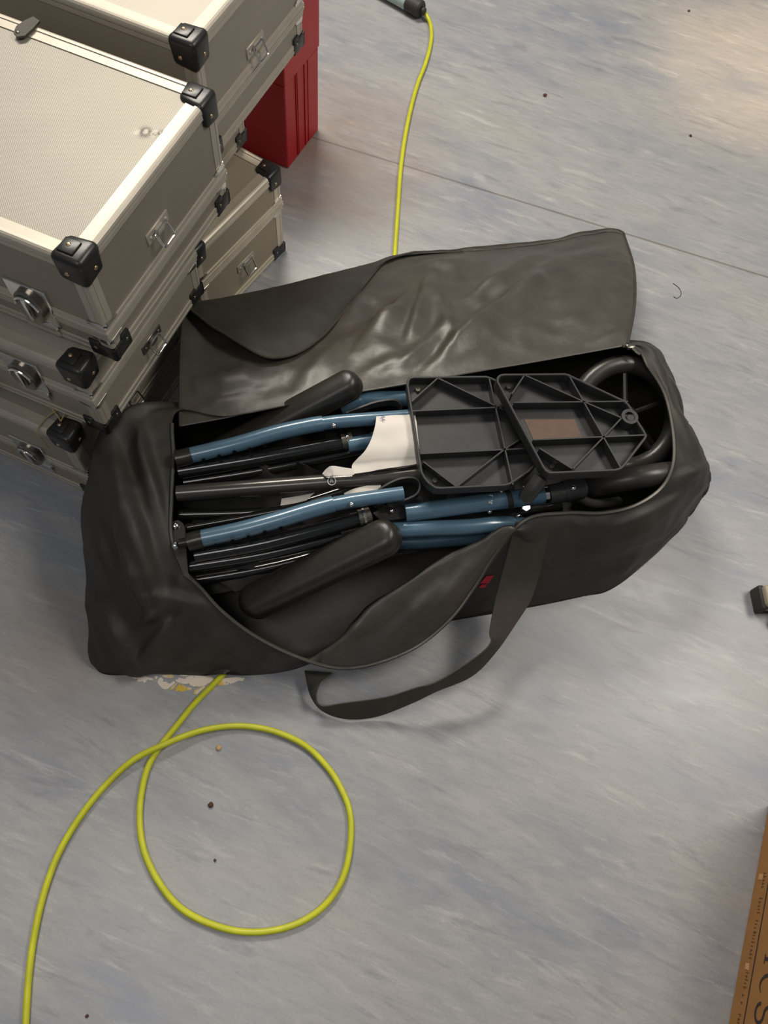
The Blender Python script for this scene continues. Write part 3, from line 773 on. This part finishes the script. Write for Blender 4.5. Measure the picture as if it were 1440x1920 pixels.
for x, y, h, r, mt in ((918, 959, .18, .0042, 'chrome'), (972, 967, .175, .0038, 'chrome'), (940, 921, .205, .003, 'chrome'), (982, 912, .21, .0032, 'steel_dark')): rivet(wc, x, y, h, r, mt, 'bolt')
def nut(b):
    p = P(987, 950, .185); n = (CAM - p).normalized(); cyl(b, p - n * .006, p + n * .004, .0078, 6, bev=.001); cyl(b, p, p + n * .007, .0042, 10)
part('nut', nut, M['chrome'])
# folding brackets: bent dark bands
def band_part(pts, w, mat='gplast'):
    def f(b):
        c = spline([P(*p) for p in pts], 6)
        A = [p + Vector((0, 0, w / 2)) for p in c]; B = [p - Vector((0, 0, w / 2)) for p in c]
        ribbon(b, A, B, .003)
    return part('folding_bracket', f, M[mat])
band_part([(648, 778, .205), (675, 768, .21), (705, 758, .215), (738, 754, .215), (752, 764, .21), (750, 775, .20)], .016)
band_part([(700, 930, .205), (720, 915, .212), (748, 902, .216), (775, 900, .216), (786, 912, .212), (780, 930, .205), (755, 942, .20), (725, 950, .195)], .017)
part('hinge_plate', lambda b: prism(b, [tuple(P(x, y, .19).xy) for x, y in ((700, 960), (735, 938), (790, 928), (800, 950), (775, 968), (715, 975))], .180, .186), M['bplast'], wc, False)
part('hinge_plate', lambda b: prism(b, [tuple(P(x, y, .19).xy) for x, y in ((665, 825), (705, 803), (765, 800), (770, 840), (680, 850))], .178, .184), M['bplast'], wc, False)
rivet(wc, 734, 958, .190, .004, 'chrome', 'bolt')
# end plate with two screws at the left
ep = part('end_plate', lambda b: prism(b, [tuple(P(x, y, .182).xy) for x, y in ((322, 985), (324, 978), (334, 975), (343, 981), (347, 992), (349, 1030), (352, 1070), (358, 1088), (345, 1080), (331, 1045), (322, 1020))], .176, .182), M['gray_tube'], wc, False)
rivet(ep, 329, 987, .183, .0062); rivet(ep, 329, 1023, .184, .0062)
part('sleeve', lambda b: px_tube(b, [(335, 1019, .187), (343, 1018, .187), (351, 1016, .188)], .0075, 3, 14), M['collar'], ep)
# arm rest pads
def pad(b, p0, p1, w, th, tilt=0.):
    a_ = (p1 - p0); L = a_.length; a_.normalize()
    s_ = Vector((0, 0, 1)).cross(a_).normalized(); n_ = a_.cross(s_).normalized()
    s_ = Matrix.Rotation(tilt, 3, a_) @ s_; n_ = Matrix.Rotation(tilt, 3, a_) @ n_
    R0 = w / 2; prev = None; seg = 14
    lay = [(-.5, .010), (-.46, .004), (-.36, .0005), (-.30, .0), (-.24, .0004), (-.23, .0014), (-.20, .0), (0, .0004), (.15, .0012), (.30, .0034), (.40, .0066), (.46, .0105), (.49, .0155), (.5, .021)]
    for zt_, ins in lay:
        r = max(R0 - ins, .002); pts = []
        for k in range(seg + 1): an = -PI / 2 + PI * k / seg; pts.append((L / 2 - R0 + math.cos(an) * r, math.sin(an) * r))
        for k in range(seg + 1): an = PI / 2 + PI * k / seg; pts.append((-L / 2 + R0 + math.cos(an) * r, math.sin(an) * r))
        c = (p0 + p1) / 2
        ring = [b.verts.new(c + a_ * x + s_ * y + n_ * zt_ * th) for x, y in pts]
        if prev:
            for i in range(len(ring)): b.faces.new((prev[i], prev[(i + 1) % len(ring)], ring[(i + 1) % len(ring)], ring[i]))
        else: b.faces.new(ring[::-1])
        prev = ring
    b.faces.new(prev); bmesh.ops.recalc_face_normals(b, faces=b.faces[:])
part('armrest_pad', lambda b: pad(b, P(380, 866, .118), P(674, 709, .238), .050, .040, -.1), M['leather'], label='padded black vinyl arm rest')
part('armrest_pad', lambda b: pad(b, P(452, 1139, .092), P(747, 993, .212), .058, .042, -.1), M['leather'], label='padded black vinyl arm rest')
# foot plates with ribbed underside
def offset_poly(poly, d):
    n = len(poly); out = []
    ar = sum(poly[i].x * poly[(i + 1) % n].y - poly[(i + 1) % n].x * poly[i].y for i in range(n))
    sg = 1 if ar > 0 else -1
    for i in range(n):
        a_, b_, c_ = poly[i - 1], poly[i], poly[(i + 1) % n]
        n1 = Vector((-(b_ - a_).y, (b_ - a_).x)).normalized() * sg; n2 = Vector((-(c_ - b_).y, (c_ - b_).x)).normalized() * sg
        mdir = (n1 + n2); mdir = mdir / max(mdir.dot(n1), .35)
        out.append(b_ + mdir * d)
    return out
def foot_plate(outline, h, depth, ribs, boss, screws, label):
    fp = thing_part = None
    poly = [P(x, y, h).xy for x, y in outline]
    inn = offset_poly(poly, .0042)
    z0 = h - depth
    def wall(b):
        n = len(poly)
        def ringv(pl_, z): return [b.verts.new((p.x, p.y, z)) for p in pl_]
        out1 = offset_poly(poly, .0010); out2 = offset_poly(poly, .0032)
        rs = [ringv(offset_poly(poly, .002), z0), ringv(poly, z0 + .003), ringv(poly, h - .0012), ringv(out1, h), ringv(out2, h), ringv(inn, h - .0012), ringv(inn, z0 + .0035)]
        for p, q in zip(rs, rs[1:]):
            for i in range(n): b.faces.new((p[i], p[(i + 1) % n], q[(i + 1) % n], q[i]))
        b.faces.new(rs[-1]); b.faces.new(rs[0][::-1])
        bmesh.ops.recalc_face_normals(b, faces=b.faces[:])
    o = part('foot_plate', wall, M['gplast'], wc, False, label)
    def rib(b):
        for x0, y0, x1, y1 in ribs:
            a_, c_ = P(x0, y0, h), P(x1, y1, h); d = (c_ - a_); L = d.length; ang = math.atan2(d.y, d.x)
            mt = Matrix.Translation((a_.x, a_.y, 0)) @ Matrix.Rotation(ang, 4, 'Z')
            box(b, (0, -.0011, z0 + .003), (L, .0011, h - .0006), mat=mt)
        bmesh.ops.recalc_face_normals(b, faces=b.faces[:])
    part('stiffening_rib', rib, M['gplast'], o, False)
    if boss:
        c = P(*boss, h)
        def bs(b):
            ro, ri = .0135, .0085
            rr = [[b.verts.new((c.x + math.cos(i * PI / 12) * r, c.y + math.sin(i * PI / 12) * r, z)) for i in range(24)] for r, z in ((ro, z0 + .003), (ro, h + .0005), (ri, h + .0005), (ri, h - .006))]
            for p, q in zip(rr, rr[1:]):
                for i in range(24): b.faces.new((p[i], p[(i + 1) % 24], q[(i + 1) % 24], q[i]))
            b.faces.new(rr[-1]); bmesh.ops.recalc_face_normals(b, faces=b.faces[:])
            cyl(b, (c.x + .002, c.y - .001, h - .006), (c.x + .002, c.y - .001, h - .001), .0065, 20, bev=.001)
        part('pivot_boss', bs, M['gplast'], o)
    for x, y in screws:
        p = P(x, y, z0 + .0035)
        part('screw', lambda b: (cyl(b, p, p + Vector((0, 0, .004)), .0042, 14, bev=.001), tube(b, [p + Vector((math.cos(a_) * .0032, math.sin(a_) * .0032, .0045)) for a_ in [PI * i / 6 for i in range(12)]], .0009, 6, closed=True)), M['steel_dark'], o)
    return o
f1 = foot_plate([(762, 722), (763, 713), (767, 707), (775, 705), (912, 704), (922, 707), (985, 738), (1030, 775), (1040, 800), (1045, 822), (1003, 874), (994, 884), (958, 908), (948, 911), (826, 917), (816, 916), (803, 907), (795, 898), (788, 885)], .252, .022,
    [(917, 706, 962, 908), (773, 770, 935, 763), (788, 850, 1036, 838), (821, 708, 772, 752), (821, 708, 935, 763), (935, 763, 1010, 800), (794, 865, 856, 912), (856, 912, 946, 842), (946, 842, 1010, 800), (935, 763, 1000, 760)],
    None, [(783, 733), (815, 903)], 'left hand black ribbed foot plate, partly under the other')
f2 = foot_plate([(931, 716), (931, 708), (936, 702), (944, 700), (1060, 699), (1069, 702), (1172, 750), (1180, 757), (1187, 768), (1197, 788), (1208, 805), (1214, 816), (1212, 822), (1172, 874), (1165, 880), (1155, 883), (1040, 888), (1030, 888), (1022, 883), (1016, 874)], .284, .024,
    [(1066, 701, 1164, 876), (964, 754, 1178, 752), (1000, 824, 1211, 815), (983, 702, 1094, 752), (1094, 752, 1166, 783), (984, 702, 960, 738), (1073, 880, 1134, 817), (1134, 817, 1166, 783), (1012, 840, 1076, 880)],
    (1181, 781), [(953, 728), (1034, 876)], 'right hand black ribbed foot plate, uppermost, pointed end')
part('brown_patch', lambda b: prism(b, [tuple(P(x, y, .2645).xy) for x, y in ((983, 786), (1077, 786), (1092, 820), (1000, 823))], .2632, .2642), M['brown'], f2, False, 'dull brown patch')  # flat dull brown quad on the floor of the upper foot plate
# castor wheels and fork at the right end
def wheel(name, c, n, R, rt):
    c = Vector(c); n = Vector(n).normalized(); x, y = frame_of(n)
    w = part('castor_wheel', lambda b: tube(b, [c + x * math.cos(a_) * R + y * math.sin(a_) * R for a_ in [2 * PI * i / 48 for i in range(48)]], rt, 16, closed=True), M['tyre'])
    def sp(b):
        cyl(b, c - n * .011, c + n * .011, .018, 24, bev=.002)
        for k in range(5):
            a_ = 2 * PI * k / 5 + .3; d = x * math.cos(a_) + y * math.sin(a_)
            tube(b, [c + d * .015, c + d * (R - rt * .6)], .0055, 8)
    part('wheel_hub', sp, M['bplast'], w)
    part('axle_cap', lambda b: dome(b, c + n * .011, n, .007, .004), M['steel_dark'], w)
    return w
w1c = P(1172, 780, .165)
wheel('a', w1c, Vector((.10, -.42, .85)), .090, .0165)
w2c = P(1172, 900, .120)
ux = (P(1250, 880, .2) - P(1080, 906, .2)).normalized()
w2 = wheel('b', P(1172, 905, .116), Vector((-ux.y, ux.x, .35)), .094, .0195)
def fork(b):
    px_tube(b, [(1030, 928, .196), (1045, 925, .198), (1058, 922, .198)], .0165, 4, 20)
    px_tube(b, [(1056, 922, .198), (1075, 918, .199), (1090, 916, .196)], [.0175] * 9, 4, 20)
    px_tube(b, [(1082, 930, .185), (1110, 944, .165), (1160, 940, .130)], .008, 6, 12)
part('castor_fork', fork, M['gplast'])
rivet(wc, 1075, 915, .218, .0045, 'chrome', 'bolt')
# swivel arm that lies across the foot plate's edge
part('foot_plate_hanger', lambda b: px_tube(b, [(985, 935, .225), (1000, 915, .245), (1015, 895, .258)], .012, 6, 16), M['gplast'])
# lower frame resting on the bag's bottom, with seat fabric between
for pts in ([(340, 900, .034), (640, 850, .034), (1000, 790, .034)], [(400, 1080, .034), (700, 1010, .034), (1050, 950, .034)]):
    part('lower_frame_tube', lambda b: px_tube(b, pts, .014, 6, 14), M['bgloss'])
for x, y in ((640, 850), (700, 1005), (460, 1075), (900, 800), (900, 970)):
    p = P(x, y, .034); part('upright_tube', lambda b: cyl(b, p, p + Vector((0, 0, .14)), .010, 14), M['bgloss'])
def sling(b):
    nx, ny = 46, 26; g = []
    for i in range(nx + 1):
        row = []
        for j in range(ny + 1):
            u_, v_ = i / nx, j / ny
            a_ = P(338, 845, .115).lerp(P(940, 740, .13), u_); c_ = P(385, 1110, .09).lerp(P(985, 985, .12), u_); p = a_.lerp(c_, v_)
            p.z += .016 * noise.noise(Vector((p.x * 14, p.y * 30, 2))) + .010 * noise.noise(Vector((p.x * 34, p.y * 60, 5))) + .018 * math.exp(-((v_ - .42) / .16) ** 2) - .02
            row.append(b.verts.new(p))
        g.append(row)
    for i in range(nx):
        for j in range(ny): b.faces.new((g[i][j], g[i + 1][j], g[i + 1][j + 1], g[i][j + 1]))
    bmesh.ops.recalc_face_normals(b, faces=b.faces[:])
part('seat_sling', sling, M['seatcloth'])
def strip(edgeA, edgeB, amp=.0):
    def f(b):
        A = spline([P(*p) for p in edgeA], 6); B = spline([P(*p) for p in edgeB], 6)
        g = []
        for i in range(len(A)):
            row = []
            for j in range(7):
                p = A[i].lerp(B[i], j / 6); p.z += amp * noise.noise(Vector((p.x * 40, p.y * 40, 1)))
                row.append(b.verts.new(p))
            g.append(row)
        for i in range(len(A) - 1):
            for j in range(6): b.faces.new((g[i][j], g[i + 1][j], g[i + 1][j + 1], g[i][j + 1]))
        bmesh.ops.recalc_face_normals(b, faces=b.faces[:]); bmesh.ops.solidify(b, geom=b.faces[:], thickness=.0012)
    return f
part('seat_fold', strip([(338, 932, .165), (420, 930, .172), (480, 932, .172), (530, 930, .165)], [(345, 948, .150), (420, 958, .150), (480, 962, .150), (520, 957, .150)], .008), M['seatcloth'])
part('seat_fold', strip([(345, 950, .150), (420, 955, .155), (490, 950, .158), (530, 938, .16)], [(360, 972, .130), (430, 975, .128), (490, 970, .128), (525, 962, .13)], .010), M['seatcloth'])
part('seat_fold', strip([(440, 880, .165), (500, 872, .180), (540, 868, .165), (570, 872, .185), (604, 884, .165)], [(440, 905, .150), (500, 900, .160), (540, 898, .150), (575, 895, .165), (600, 897, .150)], .012), M['seatcloth'])
part('seat_fold', strip([(390, 1075, .125), (450, 1062, .130), (530, 1045, .130)], [(440, 1110, .105), (480, 1095, .11), (540, 1070, .11)], .010), M['seatcloth'])

# ------------------------------------------------------------------ papers tucked in the frame
def paper(name, edgeA, edgeB, label, nj=8, wob=.0):
    b = bmesh.new(); A = spline([P(*p) for p in edgeA], 6); B = spline([P(*p) for p in edgeB], 6); g = []
    for i in range(len(A)):
        row = []
        for j in range(nj + 1):
            p = A[i].lerp(B[i], j / nj); p.z += wob * noise.noise(Vector((p.x * 30, p.y * 30, 3))); row.append(b.verts.new(p))
        g.append(row)
    for i in range(len(A) - 1):
        for j in range(nj): b.faces.new((g[i][j], g[i + 1][j], g[i + 1][j + 1], g[i][j + 1]))
    bmesh.ops.recalc_face_normals(b, faces=b.faces[:]); bmesh.ops.solidify(b, geom=b.faces[:], thickness=.0005)
    o = link(name, b, M['paper']); tag(o, label, 'paper'); return o
pp = paper('paper_sheet', [(706, 779, .238), (703, 800, .238), (695, 825, .236), (684, 845, .232), (668, 862, .226), (660, 873, .221), (661, 889, .218)], [(778, 776, .239), (782, 800, .240), (784, 820, .238), (786, 840, .234), (788, 852, .230), (790, 860, .226), (792, 868, .222)], 'largest white paper, curved, sticking out beside the left hand foot plate', wob=.006)
def scribble(b):
    q = [(714, 779), (722, 782), (713, 784), (721, 787), (716, 781), (718, 789)]
    tube(b, [P(x, y, .2415) for x, y in q], .0006, 6)
b = bmesh.new(); scribble(b); link('ink_scribble', b, M['ink'], pp)
paper('paper_sheet', [(604, 888, .214), (611, 880, .220), (618, 875, .226), (626, 874, .228), (640, 876, .226), (662, 879, .222)], [(610, 893, .216), (616, 893, .220), (622, 892, .222), (628, 892, .224), (642, 892, .222), (664, 890, .219)], 'small curled white paper just above the badge on the grey tube', wob=.002)
paper('paper_sheet', [(645, 925, .195), (662, 917, .200), (690, 910, .203), (715, 905, .203)], [(652, 937, .192), (668, 935, .195), (690, 930, .197), (712, 926, .197)], 'white paper peeping out just above the lower blue tube', wob=.002)
paper('paper_sheet', [(528, 935, .172), (560, 930, .176), (590, 924, .178)], [(526, 948, .168), (550, 944, .170), (575, 938, .172)], 'thin white paper sliver among the black tubes, left of the others', wob=.001)

# ------------------------------------------------------------------ torn sticker, crumbs, hair on the floor
def sp_(x, y): return (220 + x / 5.538, 1240 + y / 5.538)
patches = [[(140, 140), (250, 130), (320, 165), (375, 185), (360, 198), (315, 190), (300, 210), (275, 225), (265, 205), (215, 212), (190, 190), (150, 165)],
 [(385, 165), (410, 150), (420, 165), (400, 190)], [(470, 145), (570, 135), (590, 160), (560, 175), (505, 172), (470, 155)],
 [(430, 180), (455, 165), (480, 190), (470, 215), (505, 210), (540, 235), (590, 205), (605, 225), (560, 260), (520, 290), (480, 290), (445, 260), (415, 225)],
 [(540, 300), (570, 260), (625, 225), (620, 235), (580, 290)], [(600, 315), (612, 270), (650, 235), (710, 265), (770, 275), (770, 295), (720, 300), (670, 318), (630, 305)],
 [(600, 200), (640, 170), (700, 185), (760, 140), (980, 160), (1010, 185), (960, 225), (900, 255), (830, 270), (790, 262), (730, 235), (680, 235), (620, 215)],
 [(790, 340), (800, 300), (850, 285), (900, 255), (915, 270), (860, 310), (825, 347)], [(1030, 235), (1090, 180), (1240, 165), (1325, 175), (1300, 210), (1265, 200), (1200, 230), (1120, 245), (1060, 250)],
 [(980, 300), (1010, 265), (1010, 285)], [(650, 150), (650, 130), (760, 130), (720, 160)], [(420, 120), (520, 90), (900, 90), (900, 150), (700, 130), (640, 128)]]
bm = bmesh.new()
for poly in patches: prism(bm, [tuple(P(*sp_(x, y), 0).xy) for x, y in poly], .0002, .0007)
sk = link('floor_sticker', bm, M['sticker'], None, False); tag(sk, 'torn white and yellow remains of a sticker on the floor under the bag edge', 'sticker')
def crumb(x, y, r, mat, label, el=1.):
    b = bmesh.new(); bmesh.ops.create_icosphere(b, subdivisions=2, radius=r); p = P(x, y, r * .55)
    for v in b.verts:
        v.co *= 1 + .35 * noise.noise(v.co * (1 / r) + Vector((x, y, 0))); v.co.z *= .55; v.co.x *= el
        v.co += p
    lo = min(v.co.z for v in b.verts)
    for v in b.verts: v.co.z -= lo
    tag(link('crumb', b, M[mat], None, True), label, 'crumb', 'crumbs and specks on the floor')
crumb(410, 1402, .0042, 'crumb', 'small tan crumb on the floor inside the cable loop, near its top')
crumb(395, 1509, .0044, 'crumb_dark', 'small brown crumb on the floor inside the cable loop, left of its middle')
crumb(1022, 178, .0048, 'crumb_dark', 'small brown speck on the floor right of the yellow cable, above the flap')
crumb(1292, 20, .0036, 'crumb_dark', 'tiny dark speck on the floor near the top right corner')
crumb(1295, 254, .0036, 'crumb_dark', 'tiny dark speck on the floor below the warm patch of light')
crumb(403, 1613, .0022, 'crumb_dark', 'tiny dark speck on the floor in the lower middle of the cable loop')
crumb(163, 1905, .0024, 'crumb_dark', 'tiny dark speck on the floor beside the cable at the bottom left')
bm = bmesh.new(); tube(bm, spline([P(x, y, .0008) for x, y in ((1262, 531), (1274, 541), (1277, 552), (1270, 559), (1263, 556))], 6), .0006, 6)
tag(link('hair_strand', bm, M['rubber']), 'curled dark strand of hair on the floor right of the bag flap', 'hair')

# ------------------------------------------------------------------ furniture foot at the right edge
fo = P(1412, 1146, 0)
ft = thing('furniture_leg', 'end of a beige furniture leg with a dark rubber foot at the right edge', 'furniture leg', (fo.x, fo.y, 0), math.radians(10))
bm = bmesh.new(); box(bm, (.0045, -.003, .007), (.30, .037, .046), .007, 4); link('leg_tube', bm, M['beige'], ft, True, False)
bm = bmesh.new(); box(bm, (-.001, -.006, .0), (.012, .040, .034), .005, 3); box(bm, (.01, -.005, 0), (.06, .039, .010), .004, 2); link('rubber_foot', bm, M['rubber'], ft, True, False)
bm = bmesh.new(); cyl(bm, (.052, -.030, .022), (.052, -.012, .022), .022, 24, bev=.004); box(bm, (.045, -.02, .03), (.06, .0, .046), .002, 1); link('castor', bm, M['rubber'], ft, True, False)

# ------------------------------------------------------------------ cardboard carton
c0 = P(1364, 1925, 0); c1 = P(1441, 1508, 0); dv = (c1 - c0); Lc = dv.length
ang = math.atan2(dv.y, dv.x)
ct = thing('cardboard_carton', 'brown printed cardboard carton standing at the lower right corner', 'carton', (c1.x, c1.y, 0), ang - PI / 2)
# local: -y runs along the visible side towards the photographer, +x into the carton
bm = bmesh.new(); box(bm, (0, -.62, .0), (.40, .0, .26), .002, 1); link('carton_box', bm, M['card'], ct, False, False)
def side(y, z, o=.0006): return Vector((-o, y, z))
def to_local(px, py):
    n = Vector((math.cos(ang - PI / 2), math.sin(ang - PI / 2), 0)); r = ray(px, py); t = n.dot(c1 - CAM) / n.dot(r); p = CAM + r * t - c1
    u = Vector((-n.y, n.x, 0)); return p.dot(u), p.z
ya, za = to_local(1408, 1843); zline = za
bm = bmesh.new(); box(bm, (-.0005, -.62, zline - .0012), (.0, -.02, zline + .0012)); link('printed_line', bm, M['card_ink'], ct, False, False)
def stroke(b, pts, w):
    # flat printed stroke on the side face, pts in (along, up), widths per point
    n = len(pts); r = []
    for i, (x, z) in enumerate(pts):
        a_ = Vector(pts[max(i - 1, 0)]); c_ = Vector(pts[min(i + 1, n - 1)]); d = (c_ - a_).normalized(); nn = Vector((-d.y, d.x)) * (w[i] if isinstance(w, list) else w) / 2
        r.append((b.verts.new(side(-(x + nn.x), z + nn.y)), b.verts.new(side(-(x - nn.x), z - nn.y))))
    for p, q in zip(r, r[1:]): b.faces.new((p[0], p[1], q[1], q[0]))
yC, zC = to_local(1420, 1862); yS, zS = to_local(1411, 1925); yI, zI = to_local(1437, 1795)
zb = zC + .004; HL = .044
bm = bmesh.new()
cx = -yC - .0115; rx, rz_ = .0150, HL / 2
arc = [(cx + math.cos(a_) * rx, zb + rz_ + math.sin(a_) * rz_) for a_ in [math.radians(50 + k * 260 / 28) for k in range(29)]]
stroke(bm, arc, [.0016 + .0034 * math.sin(PI * k / 28) for k in range(29)])
sx = cx + .0350
sc = [(sx + math.cos(a_) * .0105, zb + rz_ * 1.5 + math.sin(a_) * rz_ * .5) for a_ in [math.radians(20 + k * 230 / 16) for k in range(17)]] + [(sx + math.cos(a_) * .0120, zb + rz_ * .5 + math.sin(a_) * rz_ * .5) for a_ in [math.radians(70 - k * 250 / 16) for k in range(17)]]
stroke(bm, sc, .0046)
ix = cx - .0350
stroke(bm, [(ix, zb), (ix, zb + HL)], .0050); stroke(bm, [(ix - .0065, zb + .001), (ix + .0065, zb + .001)], .0022); stroke(bm, [(ix - .0065, zb + HL - .001), (ix + .0065, zb + HL - .001)], .0022)
bmesh.ops.recalc_face_normals(bm, faces=bm.faces[:])
link('large_lettering', bm, M['card_ink'], ct, False, False)
# fine print below the line: too small to read
bm = bmesh.new(); y = .10
while y < .50:
    w = random.choice([.0025, .003, .0035]); hgt = random.choice([.006, .0065, .009])
    if random.random() > .16:
        stroke(bm, [(y, zline - .018), (y, zline - .018 + hgt)], .0011)
        if random.random() > .4: stroke(bm, [(y, zline - .018 + hgt * random.choice([.1, .5, .9])), (y + w, zline - .018 + hgt * random.choice([.1, .5, .9]))], .0010)
    y += w + .0024
bmesh.ops.recalc_face_normals(bm, faces=bm.faces[:])
link('fine_print', bm, M['card_ink2'], ct, False, False)
bm = bmesh.new()
for y, z in ((-.115, .012), (-.245, .02)):
    box(bm, (-.0008, y - .006, z), (.0, y + .003, z + .010))
link('scuff', bm, simple('torn_card', srgb(196, 150, 105), .9), ct, False, False)

# ------------------------------------------------------------------ light
def area(name, loc, target, sx, sy, power, col):
    l = bpy.data.lights.new(name, 'AREA'); l.shape = 'RECTANGLE'; l.size = sx; l.size_y = sy; l.energy = power; l.color = col
    o = bpy.data.objects.new(name, l); COL.objects.link(o); o.location = loc
    o.rotation_euler = (Vector(target) - Vector(loc)).to_track_quat('-Z', 'Y').to_euler(); return o
area('ceiling_light_key', (-1.0, 2.45, 2.5), (.1, .7, 0), 1.3, .45, 74, (1, .925, .815))
area('ceiling_light_wide', (1.55, 1.25, 2.5), (.7, .7, 0), 1.2, .6, 36, (1, .93, .83))
area('ceiling_light_near', (-.45, -.45, 2.5), (-.35, .3, 0), 1.2, .5, 10, (1, .95, .9))
sp = bpy.data.lights.new('warm_lamp', 'SPOT'); sp.energy = 110; sp.color = (1, .70, .38); sp.spot_size = math.radians(25); sp.spot_blend = 1.; sp.shadow_soft_size = .08
so = bpy.data.objects.new('warm_lamp', sp); COL.objects.link(so); so.location = (1.5, 2.3, 1.5)
tg = P(1450, 130, 0); so.rotation_euler = (tg - Vector(so.location)).to_track_quat('-Z', 'Y').to_euler()
w = bpy.data.worlds.new('room_ambient'); S.world = w; w.use_nodes = True
bg = w.node_tree.nodes['Background']; bg.inputs[0].default_value = (.82, .90, 1.0, 1); bg.inputs[1].default_value = .13
S.view_settings.view_transform = 'Standard'; S.view_settings.look = 'None'; S.view_settings.gamma = 1; S.view_settings.exposure = 0
try: S.view_settings.use_curve_mapping = False
except Exception: pass
